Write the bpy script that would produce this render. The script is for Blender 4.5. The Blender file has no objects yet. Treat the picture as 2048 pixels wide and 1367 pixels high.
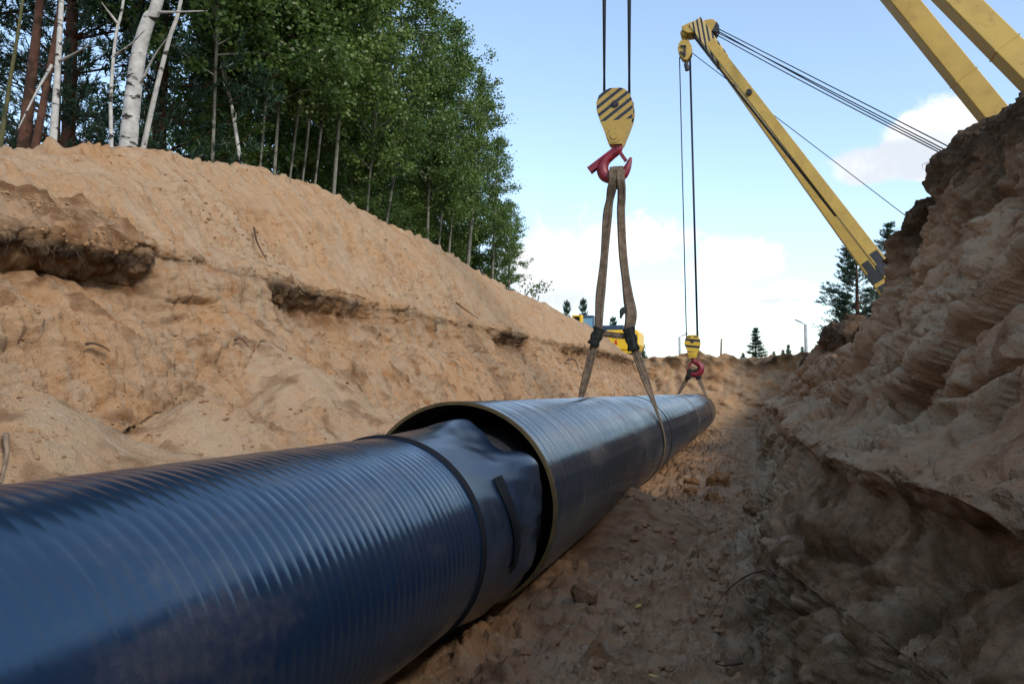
import bpy, math, random
import numpy as np
from mathutils import Vector, Matrix
random.seed(7); np.random.seed(7)
rnd = random.random
def ru(a, b): return a + (b - a) * random.random()
C = bpy.context.scene.collection
SC = bpy.context.scene

# ------------------------------------------------------------------ camera
W, H, F = 2048, 1367, 1568.0
CZ = 1.364
PITCH, YAW = math.radians(3.667), math.radians(16.687)
cam = bpy.data.cameras.new('camera'); camo = bpy.data.objects.new('camera', cam); C.objects.link(camo)
camo.location = (0, 0, CZ); camo.rotation_euler = (math.pi / 2 + PITCH, 0, YAW)
cam.sensor_width = 36; cam.lens = F / W * 36; cam.clip_start = 0.05; cam.clip_end = 3000
SC.camera = camo
_f = np.array([-math.sin(YAW) * math.cos(PITCH), math.cos(YAW) * math.cos(PITCH), math.sin(PITCH)])
_r = np.array([math.cos(YAW), math.sin(YAW), 0.0]); _u = np.cross(_r, _f)
def ray(px, py): return _f + _r * (px - W / 2) / F - _u * (py - H / 2) / F
def aty(px, py, Y): d = ray(px, py); p = d * Y / d[1]; return Vector((p[0], p[1], p[2] + CZ))
def atx(px, py, X): d = ray(px, py); p = d * X / d[0]; return Vector((p[0], p[1], p[2] + CZ))
def atz(px, py, Z): d = ray(px, py); p = d * (Z - CZ) / d[2]; return Vector((p[0], p[1], Z))
def proj(p):
    q = np.array(p, float) - np.array([0, 0, CZ]); c = q @ _f
    return W / 2 + F * (q @ _r) / c, H / 2 - F * (q @ _u) / c

# ------------------------------------------------------------------ sky and sun
SUN = Vector((0.75, -0.56, 0.66)).normalized()           # towards the sun
world = bpy.data.worlds.new('World'); SC.world = world; world.use_nodes = True
wn = world.node_tree.nodes; wl = world.node_tree.links; wn.clear()
class G:
    """small node-graph helper"""
    def __init__(s, tree): s.n = tree.nodes; s.l = tree.links
    def new(s, t, **kw):
        o = s.n.new(t)
        for k, v in kw.items(): setattr(o, k, v)
        return o
    def put(s, sock, v):
        if v is None: return
        if hasattr(v, 'node') or isinstance(v, bpy.types.NodeSocket): s.l.new(v, sock)
        else:
            if sock.type == 'RGBA' and len(v) == 3: v = (*v, 1)
            sock.default_value = v
    def m(s, op, a, b=None, c=None, clamp=False):
        o = s.new('ShaderNodeMath', operation=op, use_clamp=clamp)
        for i, v in enumerate((a, b, c)):
            if v is not None: s.put(o.inputs[i], v)
        return o.outputs[0]
    def v(s, op, a, b=None):
        o = s.new('ShaderNodeVectorMath', operation=op)
        s.put(o.inputs[0], a)
        if b is not None: s.put(o.inputs[1], b)
        return o.outputs['Value'] if op in ('DOT_PRODUCT', 'LENGTH') else o.outputs[0]
    def noise(s, vec, scale, detail=4, rough=.55, dist=0):
        o = s.new('ShaderNodeTexNoise'); s.put(o.inputs['Vector'], vec)
        o.inputs['Scale'].default_value = scale; o.inputs['Detail'].default_value = detail
        o.inputs['Roughness'].default_value = rough; o.inputs['Distortion'].default_value = dist
        return o.outputs['Fac']
    def ramp(s, x, a, b, smooth=True):
        o = s.new('ShaderNodeMapRange', interpolation_type='SMOOTHSTEP' if smooth else 'LINEAR', clamp=True)
        s.put(o.inputs['Value'], x); s.put(o.inputs['From Min'], a); s.put(o.inputs['From Max'], b)
        return o.outputs[0]
    def mix(s, f, a, b):
        o = s.new('ShaderNodeMix', data_type='RGBA', clamp_factor=True)
        s.put(o.inputs[0], f); s.put(o.inputs[6], a); s.put(o.inputs[7], b)
        return o.outputs[2]
g = G(world.node_tree)
sky = g.new('ShaderNodeTexSky', sky_type='NISHITA'); sky.sun_disc = False
sky.sun_elevation = math.asin(SUN.z); sky.sun_rotation = math.atan2(SUN.x, SUN.y)
sky.air_density = 1.0; sky.dust_density = 0.6; sky.ozone_density = 0.35
tc = g.new('ShaderNodeTexCoord'); D = g.v('NORMALIZE', tc.outputs['Generated'])
sep = g.new('ShaderNodeSeparateXYZ'); g.put(sep.inputs[0], D)
el = sep.outputs['Z']
nz = g.noise(D, 7.0, 6, .58); nz2 = g.noise(D, 22.0, 4, .55)
nsum = g.m('ADD', g.m('MULTIPLY', g.m('SUBTRACT', nz, .5), 3.6), g.m('MULTIPLY', g.m('SUBTRACT', nz2, .5), 1.6))
clouds = [(1105, 545, 200, 165, 0), (1285, 500, 140, 85, 0), (1455, 540, 125, 78, 0), (1545, 588, 130, 34, 0),
          (1890, 275, 115, 80, .35), (1775, 335, 150, 55, 1.2)]
def scaled_w(vec, s):
    o = g.new('ShaderNodeMapping'); g.put(o.inputs[0], vec); o.inputs['Scale'].default_value = s; return o.outputs[0]
def cdir(px, py): return Vector(ray(px, py)).normalized()
cl = [(cdir(a, b), w / 1600, h / 1600, q) for a, b, w, h, q in clouds]
dens = None; low = None
for c, a, b, gq in cl:
    e1 = Vector((c.y, -c.x, 0)).normalized(); e2 = e1.cross(c).normalized()
    if e2.z < 0: e2 = -e2
    uu = g.m('DIVIDE', g.v('DOT_PRODUCT', D, tuple(e1)), a)
    vv = g.m('DIVIDE', g.m('SUBTRACT', g.v('DOT_PRODUCT', D, tuple(e2)), 0.0), b)
    vb = g.m('MULTIPLY', vv, g.m('ADD', 1.0, g.m('MULTIPLY', g.m('LESS_THAN', vv, 0.0), .7)))
    q = g.m('ADD', g.m('MULTIPLY', uu, uu), g.m('MULTIPLY', vb, vb))
    front = g.m('GREATER_THAN', g.v('DOT_PRODUCT', D, tuple(c)), .5)
    dd = g.m('SUBTRACT', g.m('MULTIPLY', g.m('SUBTRACT', 1.6, q), front), g.m('MULTIPLY', g.m('SUBTRACT', 1.0, front), 9.0))
    lw = g.m('MULTIPLY', g.ramp(vv, .25 + gq, -.55 + gq), g.ramp(dd, .0, 1.1))
    dens = dd if dens is None else g.m('MAXIMUM', dens, dd)
    low = lw if low is None else g.m('MAXIMUM', low, lw)
# the same broken cumulus goes on round the rest of the sky
gen = g.m('MULTIPLY', g.m('SUBTRACT', g.noise(scaled_w(D, (2.2, 2.2, 6.5)), 1.0, 3, .5), .47), 9.0)
gen = g.m('SUBTRACT', gen, g.m('MULTIPLY', g.ramp(el, .12, .5), 3.0))
gen = g.m('SUBTRACT', gen, g.m('MULTIPLY', g.ramp(g.v('DOT_PRODUCT', D, tuple(cdir(1500, 400))), .78, .90), 9.0))
dens = g.m('MAXIMUM', dens, gen)
dens = g.m('ADD', g.m('SUBTRACT', dens, .92), nsum)
mask = g.m('MULTIPLY', g.ramp(dens, -.05, .6), .96)
shade = g.m('MULTIPLY', g.m('MULTIPLY', low, g.ramp(nz, .36, .6)), .62)
ccol = g.mix(shade, (4.3, 4.3, 4.3), (1.9, 2.2, 2.65))
hz = g.m('ADD', .12, g.m('MULTIPLY', g.ramp(el, .34, -.04), .40))
skyc = g.mix(hz, sky.outputs[0], (2.35, 3.1, 3.5))
skyc = g.mix(mask, skyc, ccol)
bg = g.new('ShaderNodeBackground'); g.put(bg.inputs['Color'], skyc); bg.inputs['Strength'].default_value = 0.15
wo = g.new('ShaderNodeOutputWorld'); wl.new(bg.outputs[0], wo.inputs[0])

sun = bpy.data.lights.new('sun', 'SUN'); sun.energy = 1.35; sun.angle = math.radians(12); sun.color = (1, .93, .82)
suno = bpy.data.objects.new('sun', sun); C.objects.link(suno)
suno.rotation_euler = (-SUN).to_track_quat('-Z', 'Y').to_euler(); suno.location = (20, -10, 30)
SC.view_settings.view_transform = 'Standard'; SC.view_settings.look = 'None'
SC.view_settings.exposure = 0.95; SC.view_settings.gamma = 1.0
cy = SC.cycles; cy.max_bounces = 5; cy.diffuse_bounces = 3; cy.glossy_bounces = 3; cy.transmission_bounces = 3; cy.transparent_max_bounces = 4
cy.caustics_reflective = False; cy.caustics_refractive = False

# ------------------------------------------------------------------ materials
def mat(name):
    m = bpy.data.materials.new(name); m.use_nodes = True
    gg = G(m.node_tree); b = gg.n['Principled BSDF']
    return m, gg, b
def coords(gg, kind='Object'): return gg.new('ShaderNodeTexCoord').outputs[kind]
def scaled(gg, vec, s):
    o = gg.new('ShaderNodeMapping'); gg.put(o.inputs[0], vec); o.inputs['Scale'].default_value = s
    return o.outputs[0]
def bump(gg, b, h, strength, dist, prev=None):
    o = gg.new('ShaderNodeBump'); gg.put(o.inputs['Height'], h)
    o.inputs['Strength'].default_value = strength; o.inputs['Distance'].default_value = dist
    if prev is not None: gg.l.new(prev, o.inputs['Normal'])
    gg.l.new(o.outputs[0], b.inputs['Normal']); return o.outputs[0]
def soil_material(name, a, bcol, c, k=1.0):
    m, gg, b = mat(name); P = coords(gg)
    at = gg.new('ShaderNodeAttribute', attribute_name='soil'); sp = gg.new('ShaderNodeSeparateColor'); gg.put(sp.inputs[0], at.outputs['Color'])
    uv = gg.new('ShaderNodeAttribute', attribute_name='flow').outputs['Vector']
    hum, pale, brown = sp.outputs[0], sp.outputs[1], sp.outputs[2]
    n1 = gg.noise(P, 1.1, 5, .6); n2 = gg.noise(P, 5, 6, .65); n3 = gg.noise(P, 38, 4, .7); n4 = gg.noise(P, 150, 3, .7)
    st = gg.noise(scaled(gg, uv, (9, .9, 1)), 1.0, 6, .65, .6)         # slide streaks down the slope
    col = gg.mix(gg.ramp(n1, .38, .62), a, bcol)
    col = gg.mix(gg.m('MULTIPLY', gg.ramp(n2, .50, .68), .9), col, c)
    col = gg.mix(gg.m('MULTIPLY', gg.ramp(st, .47, .66), .75), col, (.36 * k, .27 * k, .18 * k))
    col = gg.mix(gg.m('MULTIPLY', pale, gg.m('ADD', .55, gg.m('MULTIPLY', n2, .5))), col, (.42 * k, .305 * k, .195 * k))
    n5 = gg.noise(P, 2.3, 7, .7, .8); col = gg.mix(gg.m('MULTIPLY', gg.ramp(n5, .55, .72), .6), col, tuple(x * .55 for x in c)); col = gg.mix(gg.m('MULTIPLY', gg.ramp(n5, .42, .28), .55), col, (.43 * k, .34 * k, .25 * k))
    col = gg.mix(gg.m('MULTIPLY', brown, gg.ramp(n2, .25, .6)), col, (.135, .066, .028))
    col = gg.mix(gg.m('MULTIPLY', hum, gg.ramp(n3, .2, .5)), col, (.030, .022, .014))
    col = gg.mix(gg.m('MULTIPLY', gg.ramp(n3, .58, .72), .7), col, (.14, .075, .036))
    col = gg.mix(gg.m('MULTIPLY', gg.ramp(n4, .62, .8), .35), col, (.07, .045, .025))
    col = gg.mix(gg.m('MULTIPLY', gg.ramp(n4, .38, .22), .35), col, (.44 * k, .36 * k, .27 * k))
    gg.put(b.inputs['Base Color'], col); b.inputs['Roughness'].default_value = .95; b.inputs['Specular IOR Level'].default_value = .15
    p = bump(gg, b, n2, .6, .06); p = bump(gg, b, n3, .9, .022, p); bump(gg, b, n4, .8, .007, p)
    return m
M = {}
M['sand'] = soil_material('sand_left', (.385, .222, .112), (.375, .25, .148), (.32, .155, .062))
M['sand_r'] = soil_material('sand_right', (.48, .278, .152), (.50, .31, .182), (.32, .162, .075), 1.15)
M['sand_floor'] = soil_material('sand_floor', (.43, .238, .125), (.45, .275, .158), (.27, .128, .055), 1.1)
def simple(name, col, rough=.5, metal=0, var=.25, scale=8, bmp=0, spec=.5, dirt=None):
    m, gg, b = mat(name); P = coords(gg); n = gg.noise(P, scale, 5, .65)
    dk = tuple(x * (1 - var) for x in col); lt = tuple(min(1, x * (1 + var)) for x in col)
    c = gg.mix(gg.ramp(n, .3, .7), dk, lt)
    if dirt:
        n2 = gg.noise(P, scale * 3.1, 6, .7); c = gg.mix(gg.m('MULTIPLY', gg.ramp(n2, .52, .68), dirt[1]), c, dirt[0])
    gg.put(b.inputs['Base Color'], c); b.inputs['Roughness'].default_value = rough; b.inputs['Metallic'].default_value = metal
    b.inputs['Specular IOR Level'].default_value = spec
    if bmp: bump(gg, b, gg.noise(P, scale * 6, 4, .7), bmp, .01)
    return m
M['yellow'] = simple('boom_yellow', (.44, .29, .065), .5, 0, .12, 2, 0, .35, ((.22, .14, .045), .40))
M['yellow_ex'] = simple('excavator_yellow', (.75, .47, .02), .4, 0, .06, 3)
M['dark'] = simple('dark_steel', (.022, .022, .026), .55, .2, .3, 12, .1)
M['black'] = simple('black_paint', (.012, .013, .017), .5, 0, .3, 10, .05)
M['rope'] = simple('wire_rope', (.018, .021, .032), .5, .3, .3, 60, .2)
M['red'] = simple('red_paint', (.18, .007, .018), .45, 0, .3, 14, .08, .5, ((.035, .012, .012), .8))
M['rubber'] = simple('rubber_cuff', (.009, .020, .044), .27, 0, .5, 3, .02, .55, ((.055, .064, .080), .30))
M['strip'] = simple('rubber_strip', (.006, .008, .012), .75, 0, .2, 8, 0, .15)
M['rim'] = simple('bare_rim', (.075, .054, .020), .6, .3, .3, 14, .1)
M['inside'] = simple('pipe_inside', (.022, .016, .012), .8, 0, .3, 5)
M['web'] = simple('webbing', (.125, .092, .064), .85, 0, .38, 14, .5, .2, ((.045, .034, .026), .8))
M['web2'] = simple('webbing_maroon', (.085, .035, .032), .85, 0, .3, 9, .3, .2)
M['wrap'] = simple('sling_wrap', (.018, .020, .018), .8, 0, .4, 14, .3, .2)
M['root'] = simple('root', (.075, .042, .028), .8, 0, .3, 20, .2, .2)
M['redroot'] = simple('red_root', (.12, .040, .028), .7, 0, .3, 20, .1, .3)
M['dry'] = simple('dry_stick', (.20, .145, .095), .8, 0, .3, 20, .2, .2)
M['yleaf'] = simple('yellow_leaf', (.52, .36, .05), .6, 0, .2, 20)
M['clod'] = simple('clod', (.25, .145, .078), .95, 0, .35, 14, .8, .1)
M['clod2'] = simple('clod_orange', (.27, .13, .055), .95, 0, .3, 10, .9, .1)
M['glass_blue'] = simple('cab_glass', (.18, .36, .52), .12, 0, .1, 2)
M['hood'] = simple('engine_hood', (.035, .06, .11), .35, 0, .2, 3)
M['pole'] = simple('concrete_pole', (.34, .34, .34), .8, 0, .2, 5)
M['wood'] = simple('wood_stake', (.22, .15, .10), .85, 0, .3, 8)
M['emblem'] = simple('red_emblem', (.6, .03, .02), .5, 0, .05, 3)

def pipe_mat(name, base, rough, dust, tint=(.62, .83, 1, 1)):
    m, gg, b = mat(name); P = coords(gg)
    n1 = gg.noise(scaled(gg, P, (1, .35, 1)), 2.2, 6, .62); n2 = gg.noise(P, 26, 5, .7)
    st = gg.noise(scaled(gg, P, (2, 30, 2)), 1.0, 4, .6)
    d = gg.m('MULTIPLY', gg.ramp(gg.m('ADD', n1, gg.m('MULTIPLY', n2, .25)), .60, .80), dust)
    d = gg.m('ADD', d, gg.m('MULTIPLY', gg.ramp(n2, .66, .78), dust * .5))
    c = gg.mix(d, base, (.23, .18, .135))
    gg.put(b.inputs['Base Color'], c)
    r = gg.m('ADD', rough, gg.m('ADD', gg.m('MULTIPLY', d, .45), gg.m('MULTIPLY', gg.m('SUBTRACT', st, .5), .16)))
    gg.put(b.inputs['Roughness'], r); b.inputs['Specular IOR Level'].default_value = 1.0; b.inputs['IOR'].default_value = 1.6; b.inputs['Specular Tint'].default_value = tint
    bump(gg, b, n2, .06, .004)
    return m
M['pipe'] = pipe_mat('carrier_coating', (.0045, .016, .045), .22, .15, (.62, .84, 1, 1))
M['casing'] = pipe_mat('casing_coating', (.010, .020, .038), .17, .22, (.85, .94, 1, 1))

def stripes(name, sx, sz, period, duty, zmin, base=(.38, .25, .05), zmax=99):
    m, gg, b = mat(name); P = coords(gg); s = gg.new('ShaderNodeSeparateXYZ'); gg.put(s.inputs[0], P)
    n = gg.noise(P, 16, 5, .7)
    q = gg.m('ADD', gg.m('MULTIPLY', s.outputs[0], sx), gg.m('MULTIPLY', s.outputs[2], sz))
    fr = gg.m('FRACT', gg.m('DIVIDE', gg.m('ADD', q, 50), period))
    k = gg.m('MULTIPLY', gg.m('LESS_THAN', fr, duty), gg.m('MULTIPLY', gg.m('GREATER_THAN', s.outputs[2], zmin), gg.m('LESS_THAN', s.outputs[2], zmax)))
    y = gg.mix(gg.m('MULTIPLY', gg.ramp(n, .55, .7), .7), base, (.12, .06, .02))
    c = gg.mix(k, y, (.012, .014, .024)); gg.put(b.inputs['Base Color'], c); b.inputs['Roughness'].default_value = .5
    return m
def bark(name, white, dark, marks, zs, thr):
    m, gg, b = mat(name); P = coords(gg)
    n = gg.noise(scaled(gg, P, (3, 3, zs)), 1.0, 5, .6); n2 = gg.noise(P, 9, 5, .7); n3 = gg.noise(scaled(gg, P, (12, 12, 60)), 1, 3, .6)
    c = gg.mix(gg.ramp(n2, .3, .7), white, tuple(x * .62 for x in white))
    c = gg.mix(gg.m('MULTIPLY', gg.ramp(n, thr, thr + .06), marks), c, dark)
    c = gg.mix(gg.m('MULTIPLY', gg.ramp(n3, .64, .72), marks * .8), c, dark)
    gg.put(b.inputs['Base Color'], c); b.inputs['Roughness'].default_value = .85; b.inputs['Specular IOR Level'].default_value = .2
    bump(gg, b, gg.m('ADD', n, n2), .5, .015); return m
M['birch'] = bark('birch_bark', (.50, .48, .45), (.030, .026, .022), 1.0, 9, .56)
M['aspen'] = bark('aspen_bark', (.20, .195, .16), (.035, .034, .026), .85, 4, .53)
M['pinebark'] = bark('pine_bark', (.115, .055, .036), (.03, .017, .012), .8, 3, .5)
M['mossy'] = bark('mossy_bark', (.10, .095, .042), (.03, .028, .016), .7, 3, .52)
def leaf_mat(name, c1, c2, c3, tr=.42):
    m, gg, b = mat(name)
    ge = gg.new('ShaderNodeNewGeometry'); r = ge.outputs['Random Per Island']
    oi = gg.new('ShaderNodeObjectInfo').outputs['Random']; c = gg.mix(gg.ramp(gg.m('ADD', r, gg.m('MULTIPLY', gg.m('SUBTRACT', oi, .5), .9)), .0, .8, False), c1, c2); c = gg.mix(gg.ramp(r, .86, 1.0), c, c3)
    gg.put(b.inputs['Base Color'], c); b.inputs['Roughness'].default_value = .42; b.inputs['Specular IOR Level'].default_value = .4
    t = gg.new('ShaderNodeBsdfTranslucent'); gg.put(t.inputs[0], gg.mix(.5, c, (.10, .17, .025)))
    mx = gg.new('ShaderNodeMixShader'); mx.inputs[0].default_value = tr
    gg.l.new(b.outputs[0], mx.inputs[1]); gg.l.new(t.outputs[0], mx.inputs[2])
    gg.l.new(mx.outputs[0], gg.n['Material Output'].inputs[0]); return m
M['leaf'] = leaf_mat('aspen_leaf', (.058, .110, .028), (.125, .205, .052), (.28, .33, .13))
M['leaf2'] = leaf_mat('aspen_leaf_light', (.075, .135, .030), (.16, .245, .060), (.32, .37, .15))
M['needle'] = leaf_mat('pine_needle', (.016, .042, .024), (.034, .070, .040), (.06, .09, .05), .12)

# ------------------------------------------------------------------ mesh helpers
def link(name, verts, faces, m=None, parent=None, smooth=False):
    me = bpy.data.meshes.new(name); me.from_pydata([tuple(v) for v in verts], [], faces); me.update()
    if m: me.materials.append(M[m] if isinstance(m, str) else m)
    if smooth: me.shade_smooth()
    o = bpy.data.objects.new(name, me); C.objects.link(o)
    if parent: o.parent = parent
    return o
def tag(o, label, cat, group=None, kind=None):
    if label: o['label'] = label
    if cat: o['category'] = cat
    if group: o['group'] = group
    if kind: o['kind'] = kind
    return o
def empty(name, loc): o = bpy.data.objects.new(name, None); o.location = loc; C.objects.link(o); o.empty_display_size = .2; return o
class MB:
    def __init__(s, org=(0, 0, 0)): s.v = []; s.f = []; s.o = Vector(org)
    def add(s, vs, fs):
        n = len(s.v); s.v += [Vector(v) - s.o for v in vs]; s.f += [tuple(i + n for i in f) for f in fs]
    def box(s, a, b):
        (x0, y0, z0), (x1, y1, z1) = a, b
        s.add([(x0, y0, z0), (x1, y0, z0), (x1, y1, z0), (x0, y1, z0), (x0, y0, z1), (x1, y0, z1), (x1, y1, z1), (x0, y1, z1)],
              [(0, 3, 2, 1), (4, 5, 6, 7), (0, 1, 5, 4), (1, 2, 6, 5), (2, 3, 7, 6), (3, 0, 4, 7)])
    def beam(s, p, q, w, h, up=(0, 1, 0), w2=None, h2=None):
        p, q = Vector(p), Vector(q); d = (q - p).normalized(); a = Vector(up); a = (a - d * a.dot(d)).normalized(); b = d.cross(a)
        w2 = w if w2 is None else w2; h2 = h if h2 is None else h2; vs = []
        for c, ww, hh in ((p, w, h), (q, w2, h2)):
            vs += [c - a * ww / 2 - b * hh / 2, c + a * ww / 2 - b * hh / 2, c + a * ww / 2 + b * hh / 2, c - a * ww / 2 + b * hh / 2]
        s.add(vs, [(0, 1, 2, 3), (4, 7, 6, 5), (0, 4, 5, 1), (1, 5, 6, 2), (2, 6, 7, 3), (3, 7, 4, 0)])
    def tube(s, pts, rad, n=8, cap=True):
        pts = [Vector(p) for p in pts]; k = len(pts); vs = []; fs = []
        rad = rad if isinstance(rad, (list, tuple)) else [rad] * k
        ref = None
        for i in range(k):
            d = (pts[min(i + 1, k - 1)] - pts[max(i - 1, 0)]).normalized()
            if ref is None: ref = Vector((1, 0, 0)) if abs(d.x) < .8 else Vector((0, 1, 0))
            a = (ref - d * ref.dot(d)).normalized(); ref = a; b = d.cross(a)
            for j in range(n):
                t = 2 * math.pi * j / n; vs.append(pts[i] + (a * math.cos(t) + b * math.sin(t)) * rad[i])
        for i in range(k - 1):
            for j in range(n):
                j2 = (j + 1) % n; fs.append((i * n + j, i * n + j2, (i + 1) * n + j2, (i + 1) * n + j))
        if cap: fs.append(tuple(range(n))[::-1]); fs.append(tuple((k - 1) * n + j for j in range(n)))
        s.add(vs, fs)
    def prism(s, poly, y0, y1):
        n = len(poly); vs = [(x, y0, z) for x, z in poly] + [(x, y1, z) for x, z in poly]
        s.add(vs, [tuple(range(n)), tuple(range(2 * n - 1, n - 1, -1))] + [(i, i + n, (i + 1) % n + n, (i + 1) % n) for i in range(n)])
    def build(s, name, m, parent=None, smooth=False, bevel=0):
        o = link(name, s.v, s.f, m, parent, smooth)
        if bevel:
            b = o.modifiers.new('bevel', 'BEVEL'); b.width = bevel; b.segments = 2; b.limit_method = 'ANGLE'
        return o
def spline(pts, n=6):
    P = [Vector(p) for p in pts]; out = []
    for i in range(len(P) - 1):
        p0 = P[max(i - 1, 0)]; p1 = P[i]; p2 = P[i + 1]; p3 = P[min(i + 2, len(P) - 1)]
        for k in range(n):
            t = k / n
            out.append(.5 * ((2 * p1) + (p2 - p0) * t + (2 * p0 - 5 * p1 + 4 * p2 - p3) * t * t + (3 * p1 - p0 - 3 * p2 + p3) * t ** 3))
    out.append(P[-1]); return out
def lerpl(vals, n):
    out = []
    for i in range(len(vals) - 1): out += [vals[i] + (vals[i + 1] - vals[i]) * k / n for k in range(n)]
    return out + [vals[-1]]

# ------------------------------------------------------------------ numpy noise
_pt = np.random.RandomState(11).permutation(256).astype(np.int32); _pt = np.concatenate([_pt, _pt, _pt])
_gr = np.random.RandomState(5).normal(size=(256, 3)); _gr /= np.linalg.norm(_gr, axis=1)[:, None]
def perlin(p):
    i = np.floor(p).astype(np.int32); f = p - i; i &= 255
    w = f * f * f * (f * (f * 6 - 15) + 10); r = 0
    for dx in (0, 1):
        wx = w[:, 0] if dx else 1 - w[:, 0]; hx = _pt[i[:, 0] + dx]
        for dy in (0, 1):
            wy = w[:, 1] if dy else 1 - w[:, 1]; hy = _pt[hx + i[:, 1] + dy]
            for dz in (0, 1):
                wz = w[:, 2] if dz else 1 - w[:, 2]; gv = _gr[_pt[hy + i[:, 2] + dz]]
                r = r + wx * wy * wz * (gv[:, 0] * (f[:, 0] - dx) + gv[:, 1] * (f[:, 1] - dy) + gv[:, 2] * (f[:, 2] - dz))
    return r * 1.5
def fbm(p, sc, o=3, rough=.5):
    p = p * np.asarray(sc, float); r = 0; a = 1
    for k in range(o): r = r + a * perlin(p + 17.3 * k); p = p * 2.03; a *= rough
    return r
def ridged(p, sc, o=3):
    p = p * np.asarray(sc, float); r = 0; a = 1
    for k in range(o): r = r + a * (.5 - np.abs(perlin(p + 9.1 * k))); p = p * 2.1; a *= .5
    return r
def worley(p, sc, jit=.9, seed=0):
    """F1, F2, and the id and offset of the nearest cell"""
    q = p * np.asarray(sc, float) + seed; i = np.floor(q).astype(np.int32); f1 = np.full(len(q), 9.); f2 = np.full(len(q), 9.); cid = np.zeros(len(q), np.int32); off = np.zeros_like(q)
    for a in (-1, 0, 1):
        for b_ in (-1, 0, 1):
            for c in (-1, 0, 1):
                j = i + np.array([a, b_, c]); h = _pt[(_pt[(_pt[j[:, 0] & 255] + j[:, 1]) & 255] + j[:, 2]) & 255]
                pt = j + .5 + .5 * jit * np.stack([_gr[h, 0], _gr[h, 1], _gr[h, 2]], 1); dv = q - pt; d = np.sqrt((dv ** 2).sum(1))
                n1 = d < f1; f2 = np.where(n1, f1, np.minimum(f2, d)); cid = np.where(n1, h, cid); off = np.where(n1[:, None], dv, off); f1 = np.where(n1, d, f1)
    return f1, f2, cid, off
_cv = np.random.RandomState(8).uniform(-1, 1, (256, 4))
def chunks(p, sc, tilt=.5, seed=0):
    f1, f2, cid, off = worley(p, sc, .9, seed); r = _cv[cid]
    return r[:, 3] + tilt * (off * r[:, :3]).sum(1) - .9 * np.exp(-((f2 - f1) / .07) ** 2)
def stones(p, sc, seed=0, frac=.5):
    f1, f2, cid, off = worley(p, sc, .8, seed); r = .5 * (_cv[cid][:, 3] + 1); rad = .52 * np.clip((r - (1 - frac)) / frac, 0, 1)
    return np.sqrt(np.maximum(0, rad ** 2 - f1 ** 2))
def sstep(a, b, x): t = np.clip((x - a) / (b - a), 0, 1); return t * t * (3 - 2 * t)

def grid_mesh(name, Pg, soil, flow, m):
    R, K, _ = Pg.shape; me = bpy.data.meshes.new(name)
    me.vertices.add(R * K); me.vertices.foreach_set('co', Pg.reshape(-1).astype(np.float32))
    idx = np.arange(R * K).reshape(R, K)
    q = np.stack([idx[:-1, :-1], idx[:-1, 1:], idx[1:, 1:], idx[1:, :-1]], -1).reshape(-1, 4)
    n = len(q); me.loops.add(n * 4); me.loops.foreach_set('vertex_index', q.reshape(-1).astype(np.int32))
    me.polygons.add(n); me.polygons.foreach_set('loop_start', np.arange(0, n * 4, 4, dtype=np.int32)); me.polygons.foreach_set('loop_total', np.full(n, 4, np.int32))
    me.update(); me.validate()
    a = me.color_attributes.new('soil', 'FLOAT_COLOR', 'POINT'); a.data.foreach_set('color', soil.reshape(-1).astype(np.float32))
    fl = me.attributes.new('flow', 'FLOAT_VECTOR', 'POINT'); fl.data.foreach_set('vector', flow.reshape(-1).astype(np.float32))
    me.materials.append(M[m]); me.shade_smooth()
    o = bpy.data.objects.new(name, me); C.objects.link(o); o['kind'] = 'structure'; return o

# ------------------------------------------------------------------ the trench
ys = np.concatenate([np.linspace(-7, 1.4, 40), 1.5 * np.exp(np.arange(0, math.log(34.6 / 1.5), .0045))])
R = len(ys)
def K(*kv): return np.interp(ys, [a for a, b in kv], [b for a, b in kv])
one = np.ones(R)
wob = np.array([perlin(np.array([[y * .55, 3.3, 7.7]]))[0] for y in ys])
wob2 = np.array([perlin(np.array([[y * 1.9, 1.3, 2.7]]))[0] for y in ys])
L = K((-7, .3), (5.12, .36), (5.24, .03), (6.55, .03), (6.7, .30), (8.4, .26), (9.3, .05), (9.9, .14), (10.5, .05), (11.2, .16), (11.9, .04), (13.8, .05), (14.5, .30), (15.9, .26), (16.6, .06), (19.5, .06), (20.5, .24), (34, .2))
L = L * .66
xh = -4.66 + .10 * wob + .05 * wob2
zh = K((-7, 2.40), (4, 2.43), (5.2, 2.53), (9, 2.52), (12, 2.55), (15, 2.58), (19, 2.62), (25, 2.78), (34, 2.75)) + .03 * wob2
wob3 = np.array([perlin(np.array([[y * 4.3, 5.3, 1.7]]))[0] for y in ys])
zc = .04 * wob2 + .025 * wob3 + K((-7, 3.2), (3, 3.25), (5.06, 3.44), (6.46, 3.90), (7.75, 4.13), (9.26, 4.38), (11.2, 4.45), (14.3, 4.38), (19.2, 4.14), (24.4, 4.10), (31, 4.0), (33.0, 3.3), (34.6, 2.8))
xc = -6.1 + .12 * wob
gz = 2.45
segs = []                                                      # (x(y), z(y), subdivisions to next)
def cp(x, z, n): segs.append((x * one, z * one, n))
cp(-11.5, gz - .15, 10); cp(-8.6, np.minimum(gz + .3, zc), 14); cp(-6.9, zc - .16, 12); cp(xc, zc, 24)
cp(xc + .55 * (xh - xc) - .05, zc + .52 * (zh + .15 - zc) + .12, 70)
cp(xh - .20 + .34 * L, zh + .19, 14); cp(xh + .6 * L + .02, zh + .03, 12); cp(xh + .58 * L, zh - .07 - .12 * L, 14)
cp(xh + .15 - 1.15 * L, zh - .20 - .40 * L, 26)
cp(-4.42 + .08 * wob, 2.02 - .12 * L, 34); cp(-4.10, 1.80, 40); cp(-3.68, 1.25, 40); cp(-3.3, .68, 34); cp(-2.95, .16, 20); cp(-2.5, .0, 12)
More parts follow.
